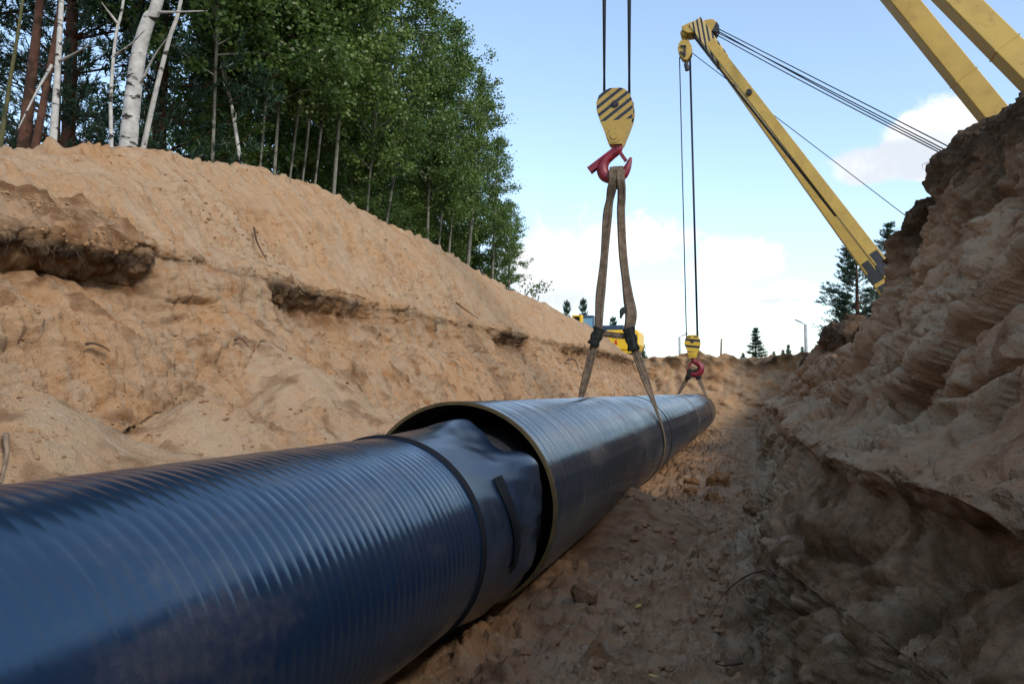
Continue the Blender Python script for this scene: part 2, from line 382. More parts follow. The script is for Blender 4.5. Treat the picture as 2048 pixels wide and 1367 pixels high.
i_floor = len(segs); cp(-1.7, -.06, 30); cp(-1.0, 0, 60); cp(-.35, .02, 40)
fr = sstep(7.5, 9.8, ys)                                       # the wall steps back behind its buttress
blk = sstep(5.4, 5.0, ys)                                      # block standing at its foot
dx0 = K((-7, .7), (1.5, .66), (2.9, .40), (3.6, .20), (4.3, .05), (4.8, 0), (7.3, 0), (9.0, .12), (12.9, .26), (34, .3)); dx1 = K((-7, .1), (7.3, 0), (8.0, .10), (9.4, .55), (15, .6), (17, .25), (19, .45), (34, .75))
bl = np.interp(ys, [3.0, 3.6, 6, 7.6], [.02, .12, .12, .02]) * (1 - .5 * fr)  # ledge depth
zt = K((-7, 2.8), (4.4, 2.88), (5.2, 3.02), (6.0, 3.05), (7.06, 2.88), (8.0, 2.68), (12, 2.55), (16.4, 2.6), (17, 2.78), (19, 2.8), (20, 2.55), (34, 2.7))
i_right = len(segs)
cp(-.10 + dx0 - .03 * blk, .02, 22); cp(.00 + dx0 - .09 * blk, .14 + .1 * blk, 40); cp(.14 + dx0 - .14 * blk, .55, 40)
cp(.36 + .8 * dx0 - .3 * bl, .86, 14); cp(.34 + .7 * dx0 + .5 * bl, .92 + .0 * bl, 18); cp(.30 + .6 * dx0 + .2 * dx1 - .2 * bl, 1.05, 20)
cp(.50 + .5 * dx0 + .4 * dx1 - .4 * bl, 1.17, 24); cp(.68 + .4 * dx0 + .5 * dx1 + .3 * bl, 1.27, 20); cp(.76 + .2 * dx0 + .6 * dx1 + .3 * bl, 1.5, 46)
cp(.98 + .8 * dx1, 1.95, 50); cp(1.18 + dx1, zt - .45, 40); cp(1.24 + dx1, zt - .12, 14); cp(1.38 + dx1, zt, 14); cp(1.8 + dx1, zt + .06, 10)
cp(3.2 + dx1, zt - .12, 8); cp(5.5, gz + .05, 0)
xs, zs, ci = [], [], []
for k in range(len(segs) - 1):
    x0, z0, n = segs[k]; x1, z1, _ = segs[k + 1]
    for j in range(n): t = j / n; xs.append(x0 + (x1 - x0) * t); zs.append(z0 + (z1 - z0) * t); ci.append(k + t)
xs.append(segs[-1][0]); zs.append(segs[-1][1]); ci.append(len(segs) - 1)
X = np.array(xs).T; Z = np.array(zs).T; ci = np.array(ci)       # R x K
for _ in range(3):                                              # soften the creases a little
    X[:, 1:-1] = .5 * X[:, 1:-1] + .25 * (X[:, :-2] + X[:, 2:]); Z[:, 1:-1] = .5 * Z[:, 1:-1] + .25 * (Z[:, :-2] + Z[:, 2:])
kr = int(np.searchsorted(ci, i_right + 2.0)); ke = int(np.searchsorted(ci, i_right + 8.0))
for _ in range(14):
    for A in (X, Z): A[:, kr:ke] = .5 * A[:, kr:ke] + .25 * (A[:, kr - 1:ke - 1] + A[:, kr + 1:ke + 1])
Y = np.repeat(ys[:, None], X.shape[1], 1)
CI = np.repeat(ci[None], R, 0)
LL = np.repeat(L[:, None], X.shape[1], 1)
P = np.stack([X, Y, Z], -1)
# cones of loose dry sand that ran down against the left wall
pale = np.zeros_like(X); cone = np.zeros_like(X)
cn = fbm(P.reshape(-1, 3) + 40, 1.3, 3).reshape(X.shape)
for (ax, ay, az, sl) in [(-4.02, 5.95, 1.80, .60), (-3.45, 4.42, 1.36, .56), (-3.40, 2.95, 1.40, .54), (-3.75, 5.2, 1.30, .6), (-3.9, 7.5, 1.32, .6), (-3.7, 9.0, 1.15, .6), (-3.7, 10.2, 1.15, .6), (-3.8, 13.5, 1.2, .6), (-3.7, 18, 1.2, .6), (-3.8, 24, 1.3, .6)]:
    dist = np.hypot(P[..., 0] - ax, (P[..., 1] - ay) * .9); zc_ = az - sl * dist + .12 * cn * sstep(.1, .8, dist) - 1.4 * np.maximum(0, P[..., 0] + 2.75)
    up = (CI < 15.4) & (zc_ > P[..., 2]) & (CI > 8.5); wgt = sstep(0, .10, zc_ - P[..., 2]) * up
    P[..., 2] = np.where(up, zc_, P[..., 2]); cone = np.maximum(cone, wgt); pale = np.maximum(pale, wgt * .8)
def normals(P):
    a = np.gradient(P, axis=0); b = np.gradient(P, axis=1); n = np.cross(b, a); n /= np.linalg.norm(n, axis=2)[..., None] + 1e-9
    return -n if n[R // 2, 60, 2] < 0 else n
N = normals(P)
pf = P.reshape(-1, 3)
left = CI < i_floor - .6; right = CI > i_right - .3
n_big = fbm(pf, 1.1, 3).reshape(CI.shape); n_mid = fbm(pf, 3.7, 3).reshape(CI.shape); n_rid = ridged(pf, (6, 4, 9), 3).reshape(CI.shape)
n_fine = fbm(pf, 17, 3, .6).reshape(CI.shape); n_fl = fbm(pf, (2.2, 7.5, 1.6), 3).reshape(CI.shape)
lump = np.maximum(0, fbm(pf, 9.5, 2).reshape(CI.shape) - .12)
crumb = np.maximum(0, fbm(pf, 26, 2).reshape(CI.shape) - .1)
rough_zone = sstep(-.15, .35, fbm(pf, .9, 2).reshape(CI.shape) + .15)
near_ = pf[:, 1] < 40
shr = pf.copy(); shr[:, 2] += .38 * pf[:, 1]; ch0 = chunks(shr + .18 * n_big.reshape(-1)[:, None], (1.0, .62, 1.5), .8, 21).reshape(CI.shape)
ch1 = chunks(pf + .25 * n_big.reshape(-1)[:, None], (1.7, 1.1, 2.6)).reshape(CI.shape); ch2 = chunks(pf + .08 * n_mid.reshape(-1)[:, None], (4.6, 3.2, 7.5), .6, 7).reshape(CI.shape)
st1 = stones(pf, 8.5, 3, .42).reshape(CI.shape) / 8.5; st2 = stones(pf, 21, 13, .5).reshape(CI.shape) / 21
n_scr = fbm(pf, (1.6, 20, 1.2), 2).reshape(CI.shape)
cf = 1 / (1 + np.exp(-(Z - 2.3) * 4))
disp = np.zeros_like(X)
dl = .06 * n_big + .035 * n_mid + .035 * n_fl + .030 * n_rid * (1 - .5 * cf) + .010 * n_fine + .014 * n_scr + (.034 * ch1 + .020 * ch2) * (1 - .75 * cf) * (.35 + rough_zone) + .9 * st2 * rough_zone + .5 * st1 * rough_zone * (rough_zone > .6)
dl = dl * (1 - .72 * cone) + cone * rough_zone * (.9 * st2 + .7 * st1) + 1.0 * st1 * np.exp(-((CI - 3.1) / .9) ** 2)
wR = sstep(i_right - 1.2, i_right + 1.2, CI); wL = sstep(i_floor + .3, i_floor - 1.6, CI)
pale = pale * (1 - .55 * rough_zone)
df = .06 * n_big + .06 * n_mid + .018 * n_fine + .10 * lump + 1.15 * st1 + 1.25 * st2 + .016 * ch2
fl_m = (~left) & (~right)
qq = Z * 4.2 + Y * 1.6 + 1.1 * n_big + X * 1.2; saw = qq - np.floor(qq); strata = np.where(saw < .8, saw / .8, (1 - saw) / .2)
sm_r = sstep(.05, .35, fbm(pf + 31, 1.4, 2).reshape(CI.shape))
blocky = np.abs(fbm(pf + 5, (1.6, 1.3, 2.1), 2).reshape(CI.shape))
dr = -.05 + .05 * n_big + .03 * n_mid + .085 * ch0 + .035 * ch1 * (1 - .5 * sm_r) + (.016 * strata + .034 * n_rid + .024 * ch2) * (1 - .6 * sm_r) + .014 * n_fine + (1.0 * st2 + .4 * st1) * (1 - .75 * sm_r) + .006 * n_scr
dr = dr * (1 - .5 * np.exp(-((CI - i_right - 4.3) / 1.3) ** 2))
disp = dl * wL + dr * wR + df * (1 - wL) * (1 - wR)
edge = sstep(-7, 1, Y)
P = P + N * disp[..., None]
# a heap of fresh brown soil pushed against the casing
heap = .42 - .55 * np.hypot((P[..., 0] + 1.12), (P[..., 1] - 7.9) * .42); hp = fl_m & (heap + .02 * n_mid > P[..., 2]); P[..., 2] = np.where(hp, heap + .02 * n_mid + .006 * n_fine, P[..., 2])
# colours of the soil, with shade painted in at the near right foot
hum = np.where(left, np.exp(-((CI - 7.0) / .40) ** 2) * np.clip(.25 + 2.6 * LL + .5 * n_mid, 0, 1), 0)
brown = np.where(left, np.exp(-((CI - 7.9) / .7) ** 2) * np.clip(6.5 * LL - .05, 0, 1) + .65 * sstep(.2, .55, n_mid) * (CI > 8.5), 0)
brown = np.where(left & (CI > 4.6) & (CI < 6.9) & (Y < 5.3), np.maximum(brown, .75 + .5 * n_mid), brown)
top = np.repeat(zt[:, None], X.shape[1], 1)
hum = np.where(right, sstep(.70, .20, top - Z + .2 * n_mid + .15 * n_big) * .8 * (X < 3.5), hum); brown = np.where(right, np.maximum(sstep(.95, .35, top - Z + .25 * n_big) * .75, .45 * sm_r * sstep(.1, .4, n_mid)) + .8 * sstep(1.15, .75, Z + .1 * n_big) * sstep(6.2, 4.6, Y), brown)  # low near stretch browned for damp and for shade put into the colour
brown = np.where(fl_m, np.where(hp, .55, .5 * sstep(.1, .5, n_mid)), brown)
pale = np.where(left, np.maximum(pale, .12 * (CI < 5.2) + .5 * sstep(.10, .5, n_fl) * (CI < 6)), np.where(right, np.clip(.6 * sstep(.0, .5, -n_mid) * (1 - sm_r) + .8 * sstep(.55, .95, strata) * (1 - sm_r) + .4 * sstep(.2, .8, ch0), 0, 1) * sstep(.35, .75, top - Z), .45 * sstep(.05, .45, -n_mid)))
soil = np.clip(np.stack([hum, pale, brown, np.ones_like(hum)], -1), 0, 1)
arc = np.concatenate([np.zeros((R, 1)), np.cumsum(np.linalg.norm(np.diff(np.stack([X, Z], -1), axis=1), axis=2), axis=1)], 1)
flow = np.stack([Y + .25 * arc, arc, np.zeros_like(arc)], -1)
ka = int(np.searchsorted(ci, i_floor - .4)); kb = int(np.searchsorted(ci, i_right - .2))
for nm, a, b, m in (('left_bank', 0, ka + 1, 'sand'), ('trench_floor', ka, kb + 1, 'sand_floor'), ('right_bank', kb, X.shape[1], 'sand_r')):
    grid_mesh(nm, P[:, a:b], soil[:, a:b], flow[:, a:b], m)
def floor_z(x, y):
    i = int(np.argmin(np.abs(ys - y))); row = P[i, ka:kb + 1]; return float(row[np.argmin(np.abs(row[:, 0] - x)), 2])
def left_z(x, y):
    i = int(np.argmin(np.abs(ys - y))); row = P[i, :40]; return float(row[np.argmin(np.abs(row[:, 0] - x)), 2])

# far bank that closes the trench
fx = np.linspace(-13, 9, 230); ft = np.linspace(0, 1, 120)
FX, FT = np.meshgrid(fx, ft)
fy = np.interp(FT, [0, .12, .55, .66, .8, 1], [30.2, 31.2, 33.0, 33.25, 34.5, 44]); crest = np.interp(fx, [-13, -9, -6.5, -5, -3.6, -2.8, -1.9, -1.2, -.85, -.3, .6, 2, 3.5, 9], [2.5, 2.6, 2.75, 2.75, 2.8, 2.85, 3.1, 2.75, 3.0, 2.72, 2.72, 2.9, 2.95, 2.7])
fz = np.interp(FT, [0, .12, .55, .66, .8, 1], [-.15, .1, 2.2, 2.68, 2.75, 2.45]); fz = np.where(FT > .5, fz + (crest[None] - 2.72) * np.interp(FT, [.5, .66, .8, 1], [0, 1, .8, 0]), fz)
PF = np.stack([FX, fy, fz], -1); p2 = PF.reshape(-1, 3); nb = fbm(p2, .7, 3).reshape(FX.shape); nm_ = fbm(p2, 2.6, 4).reshape(FX.shape)
nf_ = fbm(p2, 7, 2).reshape(FX.shape); PF[..., 1] -= .25 * nb + .14 * nm_ + .06 * nf_; PF[..., 2] += (.12 * nm_ + .06 * nb) * (FT > .4)
soilF = np.stack([np.exp(-((FT - .63) / .05) ** 2) * np.clip(.35 + nm_, 0, 1), .5 * sstep(.0, .5, -nm_), np.exp(-((FT - .55) / .12) ** 2) * np.clip(.1 + .5 * nb + .04 * FX, 0, 1), np.ones_like(FX)], -1)
grid_mesh('far_bank', PF[:, ::-1], np.clip(soilF, 0, 1)[:, ::-1], PF[:, ::-1], 'sand')

# ground beyond, out to the horizon
def ground_mat():
    m, gg, b = mat('meadow'); Pc = coords(gg); n = gg.noise(Pc, .25, 6, .65); n2 = gg.noise(Pc, 3, 5, .7)
    c = gg.mix(gg.ramp(n, .4, .6), (.07, .09, .03), (.20, .145, .085)); c = gg.mix(gg.m('MULTIPLY', n2, .6), c, (.05, .06, .025))
    gg.put(b.inputs['Base Color'], c); b.inputs['Roughness'].default_value = .95; bump(gg, b, n2, .8, .1); return m
M['meadow'] = ground_mat()
gb = MB(); BIG = 1500; gz0 = gz - .06
for x0, x1, y0, y1 in ((-BIG, -10.6, -BIG, BIG), (4.9, BIG, -BIG, BIG), (-10.6, 4.9, 42.5, BIG), (-10.6, 4.9, -BIG, -6.6)):
    n = len(gb.v); gb.add([(x0, y0, gz0), (x1, y0, gz0), (x1, y1, gz0), (x0, y1, gz0)], [(0, 1, 2, 3)])
gb.build('ground', 'meadow')['kind'] = 'structure'

# ------------------------------------------------------------------ pipes
AX1, AZ1, R1 = -1.70, .632, .51
AX2, AZ2, R2 = -1.719, .675, .632
def ribbed(name, ax, az, rad, y0, y1, pitch, amp, na, per, m, parent, org, sharp=1.0, y_in=None, thick=.02, helix=1):
    yv = []; y = y0
    while y < y1: yv.append(y); y += pitch / per * (1 + max(0, (y - 12) * .06))
    yv.append(y1); yv = np.array(yv); th = np.linspace(0, 2 * math.pi, na, endpoint=False)
    YY, TT = np.meshgrid(yv, th, indexing='ij'); ph = YY / pitch + helix * TT / (2 * math.pi)
    ph += .12 * np.sin(YY * 3.1) + .05 * np.sin(YY * 11); fr_ = ph - np.floor(ph)
    w = np.abs(np.sin(math.pi * fr_)) ** sharp
    cellr = np.random.RandomState(2).uniform(.55, 1.3, 2000)[(np.floor(ph).astype(int)) % 2000]
    rr = rad - amp + amp * w * cellr + .0015 * np.sin(TT * 3 + YY)
    V = np.stack([ax + rr * np.cos(TT), YY, az + rr * np.sin(TT)], -1).reshape(-1, 3) - np.array(org)
    n = len(yv); F_ = [(i * na + j, i * na + (j + 1) % na, (i + 1) * na + (j + 1) % na, (i + 1) * na + j) for i in range(n - 1) for j in range(na)]
    return link(name, V.tolist(), F_, m, parent, True)
org = (AX1, 0, 0)
cp_ = tag(empty('carrier_pipe', org), 'dark blue ribbed coated pipe filling the lower left foreground', 'pipe')
ribbed('coated_body', AX1, AZ1, R1, -2.5, 3.50, .052, .0026, 120, 8, 'pipe', cp_, org, .75)
b = MB(org); b.tube([(AX1, y, AZ1) for y in (3.45, 5.0, 8.5)], R1 - .012, 96); b.build('inserted_end', 'dark', cp_, True)
# clamp band and rubber end cuff
def lathe_rows(rows, ax, az, na, org):
    V = []; F_ = []
    for y, rf in rows:
        for j in range(na):
            t = 2 * math.pi * j / na; r = rf(math.degrees(t)); V.append((ax + r * math.cos(t) - org[0], y - org[1], az + r * math.sin(t) - org[2]))
    for i in range(len(rows) - 1):
        for j in range(na): F_.append((i * na + j, i * na + (j + 1) % na, (i + 1) * na + (j + 1) % na, (i + 1) * na + j))
    return V, F_
kv = [(-180, .545), (-120, .55), (-60, .566), (-40, .552), (-20, .552), (-5, .545), (14, .575), (27, .612), (36, .626), (44, .560), (52, .505), (60, .505), (70, .548), (80, .590), (88, .560), (100, .518), (112, .53), (128, .555), (150, .545), (180, .545)]
def rend(t):
    t = (t + 180) % 360 - 180; r = 0
    for dt, w in ((-5, .2), (-2, .2), (0, .2), (2, .2), (5, .2)): r += w * float(np.interp(t + dt, [a for a, _ in kv], [b_ for _, b_ in kv]))
    return r
ends = [rend(2 * k) for k in range(180)]
def rcuff(u):
    def f(t):
        e = ends[int(round(t / 2)) % 180]; s_ = u * u * (3 - 2 * u)
        return R1 + .008 + (e - R1 - .008) * (s_ ** 1.25) + u * (.007 * math.sin(t * .105 + u * 5) + .005 * math.sin(t * .23 - u * 8 + 1) + .003 * math.sin(t * .52 + u * 11)) + .010 * math.exp(-((u - .62) / .12) ** 2) * math.sin(t * .085 + .8)
    return f
rows = [(3.515 + .90 * u + .02 * math.sin(5 * u), rcuff(u)) for u in np.linspace(0, 1, 50)]
V, F_ = lathe_rows(rows, AX1, AZ1, 180, org)
cuff = link('rubber_cuff', V, F_, 'rubber', cp_, True); sm = cuff.modifiers.new('thick', 'SOLIDIFY'); sm.thickness = .010; sm.offset = 1
cuff['label'] = 'loose wrinkled rubber end cuff'
V, F_ = lathe_rows([(3.494, lambda t: R1 - .002), (3.500, lambda t: R1 + .012), (3.508, lambda t: R1 + .015), (3.516, lambda t: R1 + .015), (3.522, lambda t: R1 + .004)], AX1, AZ1, 128, org)
link('clamp_band', V, F_, 'strip', cp_, True)
# dark strip glued along the cuff
V = []; F_ = []; us = np.linspace(.42, .62, 5)
tt = np.linspace(33, -22, 40)
for i, t in enumerate(tt):
    c0 = .38 + .15 * (i / 39) ** 1.2 - .02 * math.sin(i / 39 * 6.3)
    for du in (-.032, -.03, 0, .03, .032):
        u = c0 + du * 1.7; r = rcuff(min(max(u, 0), 1))(t % 360) + (.0135 if abs(du) < .031 else .008); y = 3.515 + .90 * u + .02 * math.sin(5 * u)
        V.append((r * math.cos(math.radians(t)), y, AZ1 + r * math.sin(math.radians(t))))
for i in range(39):
    for j in range(4): F_.append((i * 5 + j, i * 5 + j + 1, (i + 1) * 5 + j + 1, (i + 1) * 5 + j))
link('seam_strip', V, F_, 'strip', cuff, True)

org2 = (AX2, 0, 0)
cs_ = tag(empty('casing_pipe', org2), 'long ribbed grey blue casing pipe hung in slings down the trench', 'pipe')
Y0, Y1 = 4.53, 28.7
ribbed('coated_body', AX2, AZ2, R2, Y0 + .03, Y1, .060, .0048, 112, 6, 'casing', cs_, org2, .7)
def ring(name, y0, y1, ri, ro, m, parent, na=112, org=org2, ax=AX2, az=AZ2):
    V, F_ = lathe_rows([(y0, lambda t: ri), (y0, lambda t: ro), (y1, lambda t: ro), (y1, lambda t: ri), (y0, lambda t: ri)], ax, az, na, org)
    return link(name, V, F_, m, parent, True)
ring('end_rim', Y0, Y0 + .032, R2 - .019, R2 + .0015, 'rim', cs_).modifiers.new('es', 'EDGE_SPLIT')
V, F_ = lathe_rows([(Y0 + .03, lambda t: R2 - .018), (Y0 + .04, lambda t: R2 - .019), (Y1, lambda t: R2 - .019)], AX2, AZ2, 96, org2)
link('inner_wall', V, F_, 'inside', cs_, True)
ring('far_rim', Y1 - .02, Y1 + .01, R2 - .03, R2 + .002, 'rim', cs_)
for y, w in ((18.7, .05), (11.9, .02)): ring('joint_band', y, y + w, R2 - .005, R2 + .007, 'web' if w > .03 else 'strip', cs_)

# ------------------------------------------------------------------ lifting gear
def strap(path, wid, thk, updir, lobes=3, n=14):
    """webbing bundle: a flat lobed cross-section swept along a path; wid / thk per point"""
    pts = [Vector(p) for p in path]; k = len(pts); V = []; F_ = []
    wid = wid if isinstance(wid, list) else [wid] * k; thk = thk if isinstance(thk, list) else [thk] * k
    for i in range(k):
        d = (pts[min(i + 1, k - 1)] - pts[max(i - 1, 0)]).normalized(); a = updir[i] if isinstance(updir, list) else Vector(updir)
        a = (a - d * a.dot(d)).normalized(); b_ = d.cross(a)
        for j in range(n * 2):
            t = 2 * math.pi * j / (n * 2); cx = math.cos(t); sx = math.sin(t); cx = math.copysign(abs(cx) ** .7, cx); sx = math.copysign(abs(sx) ** .6, sx)
            gv = 1 - .55 * abs(math.sin(cx * lobes * math.pi / 2 + .35 * math.sin(i * .23))) ** 5 * (abs(cx) < .97)
            V.append(pts[i] + a * (wid[i] / 2 * cx) + b_ * (thk[i] / 2 * sx * gv))
    m_ = n * 2
    for i in range(k - 1):
        for j in range(m_): F_.append((i * m_ + j, i * m_ + (j + 1) % m_, (i + 1) * m_ + (j + 1) % m_, (i + 1) * m_ + j))
    F_.append(tuple(range(m_))[::-1]); F_.append(tuple((k - 1) * m_ + j for j in range(m_)))
    return V, F_
def arc_pts(ax, az, r, a0, a1, y0, y1, n=40):
    return [Vector((ax + r * math.cos(math.radians(a0 + (a1 - a0) * i / n)), y0 + (y1 - y0) * i / n, az + r * math.sin(math.radians(a0 + (a1 - a0) * i / n)))) for i in range(n + 1)]
YS = 10.77
def sp(px, py, dy=0): return aty(px, py, YS + dy)
base = Vector((AX2, YS, AZ2 - R2))
sl = tag(empty('lifting_sling', base), 'brown webbing sling from the striped hook block to the casing pipe', 'sling')
def rel(V, o): return [Vector(v) - o for v in V]
pth = spline([sp(1233, 366, -.07), sp(1233, 356, -.085), sp(1233, 346, -.08), sp(1233, 337, -.04), sp(1233, 335, 0), sp(1233, 338, .06), sp(1233, 352, .11), sp(1233, 378, .10)], 6); V, F_ = strap(pth, [.19 + .008 * math.sin(i) for i in range(len(pth))], [.045] * len(pth), (1, 0, 0), 5, 22); link('hook_loop', rel(V, base), F_, 'web', sl, True)
upper_l = spline([sp(1227, 341, -.085), sp(1226, 356, -.125), sp(1224, 374, -.10), sp(1220, 398, -.03), sp(1215, 430), sp(1208, 520), sp(1200, 600), sp(1197, 668)], 7)
upper_r = spline([sp(1240, 341, -.085), sp(1241, 356, -.125), sp(1243, 374, -.10), sp(1243, 398, -.03), sp(1242, 430), sp(1246, 510), sp(1256, 590), sp(1262, 630), sp(1256, 668)], 7)
k = len(upper_l); V, F_ = strap(upper_l, [.13 - .01 * min(1, i / 8) + .012 * math.sin(i * .5) for i in range(k)], [.07] * k, (1, 0, 0)); link('upper_strand', rel(V, base), F_, 'web', sl, True)
k = len(upper_r); V, F_ = strap(upper_r, [.13 - .015 * min(1, i / 8) + (.05 if i > k * .68 else 0) * math.sin((i - k * .68) / (k * .32) * 3.14) for i in range(k)], [.075] * k, (1, .3, 0)); link('upper_strand', rel(V, base), F_, 'web', sl, True)
def lower(px0, py0, side):
    a = sp(px0, py0); ang = 158 if side < 0 else 24
    p_t = Vector((AX2 + (R2 + .02) * math.cos(math.radians(ang)), YS, AZ2 + (R2 + .02) * math.sin(math.radians(ang))))
    path = [a.lerp(p_t, t) for t in np.linspace(0, 1, 14)]
    path += arc_pts(AX2, AZ2, R2 + .012, ang, (-92 if side > 0 else 272), YS, YS, 40)[2:]
    kk = len(path); up = [Vector((1, 0, 0)).lerp(Vector((0, 1, 0)), min(1, max(0, (i - 2) / 10))) for i in range(kk)]
    V, F_ = strap(path, [.11 + .02 * min(1, i / 13) for i in range(kk)], [.055 - .037 * min(1, i / 16) for i in range(kk)], up, 2)
    return link('lower_strand', rel(V, base), F_, 'web2' if side > 0 and False else 'web', sl, True)
lower(1193, 672, -1); lower(1260, 672, 1)
for (a, b_) in (((1200, 655), (1186, 690)), ((1257, 655), (1268, 700))):
    pth = spline([sp(*a, -.01), sp((a[0] + b_[0]) / 2, (a[1] + b_[1]) / 2, -.01), sp(*b_, -.01)], 6); kk = len(pth)
    V, F_ = strap(pth, [.155 + .02 * math.sin(i * 1.3) for i in range(kk)], [.12 + .012 * math.sin(i * 2.1) for i in range(kk)], (1, 0, 0), 4); link('binding_wrap', rel(V, base), F_, 'wrap', sl, True)
pth = spline([sp(1196, 667), sp(1215, 668), sp(1235, 671), sp(1258, 672)], 6); V, F_ = strap(pth, [.085] * len(pth), [.05] * len(pth), (0, 0, 1), 2); link('cross_strap', rel(V, base), F_, 'web', sl, True)
pth = spline([sp(1253, 616, -.04), sp(1246, 621, -.07), sp(1243, 629, -.09), sp(1241, 636, -.08)], 5); V, F_ = strap(pth, [.05, .06, .07, .08, .085, .09, .085, .08, .07, .06, .06, .055, .05, .045, .04, .03][:len(pth)], [.03] * len(pth), (0, .3, 1), 2)
link('torn_flap', rel(V, base), F_, 'wrap', sl, True)

def teardrop(pxs, Y): return [aty(a, b_, Y) for a, b_ in pxs]
def hook_block(name, label, poly, pin, pin2, hookpath, hookr, Y, half, smat, ropex, latch):
    o = aty(*pin2, Y); root = tag(empty(name, o), label, 'hook block')
    P3 = [aty(a, b_, Y) - o for a, b_ in poly]; pl = [(p.x, p.z) for p in P3]
    sc = abs((aty(pin[0] + 10, pin[1], Y) - aty(pin[0], pin[1], Y)).x) / 10
    for s in (-1, 1):
        b = MB(); b.prism(pl[::-1], s * half - .012, s * half + .012); b.build('cheek_plate', smat, root, False, .004)
    ins = [(x * .93 + .0, z * .985 - .0) for x, z in pl]
    b = MB(); b.prism([(x * .97, z * .99) for x, z in pl if z < .30 * pl[0][1]][::-1], -half + .012, half - .012); b.build('spacer', 'yellow', root)
    pc = aty(*pin, Y) - o
    b = MB(); b.tube([(pc.x, -half + .02, pc.z), (pc.x, half - .02, pc.z)], (max(p[0] for p in poly) - min(p[0] for p in poly)) * .40 * sc, 28); b.build('sheave', 'dark', root, True)
    for q, r in ((pc, .032), (Vector((0, 0, 0)), .06)):
        b = MB(); b.tube([(q.x, -half - .035, q.z), (q.x, half + .035, q.z)], r, 16); b.tube([(q.x, -half - .022, q.z), (q.x, half + .022, q.z)], r * 1.7, 16); b.build('pin', smat if r > .05 else 'dark', root, False, .003)
    hp_ = spline([aty(a, b_, Y) - o for a, b_ in hookpath], 6); rr = lerpl([r * sc for r in hookr], 6)
    b = MB(); b.tube(hp_, rr, 14); hk = b.build('hook', 'red', root, True); hk['label'] = 'red forged hook'
    for lt in latch:
        a = aty(*lt[0], Y) - o; c = aty(*lt[1], Y) - o
        b = MB()
        for s in ((-1, 1) if lt[3] else (0,)):
            off = Vector((0, s * .045, 0)); b.beam(a + off, c + off, .014 if lt[3] else .05, lt[2] * sc)
        if lt[3]: e = (c - a).normalized() * .02; b.beam(c - e, c + e, .11, lt[2] * sc); m_ = a.lerp(c, .62); b.beam(m_ - e, m_ + e, .11, lt[2] * sc)
        b.build('latch', 'red', root, False, .003)
    return root
M['blockstripe'] = stripes('block_stripes', -.70, 1.0, .128, .44, .215)
poly = [(1222, 181), (1210, 187), (1200, 196), (1195, 210), (1196, 228), (1203, 248), (1212, 270), (1219, 292), (1246, 292), (1256, 268), (1265, 244), (1268, 226), (1266, 203), (1260, 190), (1252, 183), (1243, 180)]
hook_block('hook_block', 'yellow and black striped hook block hanging nearest above the pipe', poly, (1232, 213), (1231, 275),
           [(1236, 288), (1236, 299), (1224, 310), (1210, 322), (1205, 338), (1211, 352), (1229, 357), (1246, 350), (1255, 335), (1262, 315)], [9, 9, 9, 11, 12, 12, 11, 9.5, 7.5, 2.5], YS, .085, M['blockstripe'], None,
           [((1236, 298), (1181, 340), 13, True), ((1236, 299), (1252, 322), 7, False)])

# far block and sling
YF = 25.5
M['farstripe'] = stripes('far_block_stripes', .12, 1.0, .20, .38, .06, (.55, .36, .03), .50)
polyf = [(1376, 670), (1370, 680), (1369, 688), (1374, 700), (1379, 716), (1392, 716), (1397, 702), (1401, 688), (1400, 678), (1394, 670)]
fb = hook_block('hook_block', 'small yellow hook block hanging at the far end of the pipe', polyf, (1385, 683), (1386, 708),
           [(1386, 712), (1388, 722), (1398, 728), (1402, 738), (1396, 747), (1386, 748), (1378, 744), (1375, 736)], [4, 5, 6, 7, 7, 6, 4.5, 2], YF, .11, M['farstripe'], None, [((1386, 720), (1377, 733), 4, False)])
for q in ((-.13, .52), (.12, .54), (-.02, .43)):
    b = MB(); b.beam((q[0] - .07, -.125, q[1]), (q[0] + .07, -.125, q[1] + .03), .006, .035); b.build('painted_mark', 'dark', fb)
base = Vector((AX2, YF, AZ2 - R2))
sl = tag(empty('lifting_sling', base), 'short dark sling holding the pipe at its far end', 'sling')
for px0, side in ((1381, -1), (1392, 1)):
    a = aty(px0, 744, YF); ang = 150 if side < 0 else 30
    p_t = Vector((AX2 + (R2 + .02) * math.cos(math.radians(ang)), YF, AZ2 + (R2 + .02) * math.sin(math.radians(ang))))
    path = [a.lerp(p_t, t) for t in np.linspace(0, 1, 8)] + arc_pts(AX2, AZ2, R2 + .012, ang, (-92 if side > 0 else 272), YF, YF, 30)[2:]
    kk = len(path); up = [Vector((1, 0, 0)).lerp(Vector((0, 1, 0)), min(1, max(0, i / 7))) for i in range(kk)]
    V, F_ = strap(path, .13, [.06 - .04 * min(1, i / 9) for i in range(kk)], up, 2, 8); link('strand', rel(V, base), F_, 'web', sl, True)
    wp = [aty(px0 + side * -2, 738, YF - .02), aty(px0 + side * 6, 757, YF - .02)]
    V, F_ = strap([wp[0].lerp(wp[1], t) for t in np.linspace(0, 1, 6)], .18, .13, (1, 0, 0), 3, 8); link('binding_wrap', rel(V, base), F_, 'wrap', sl, True)

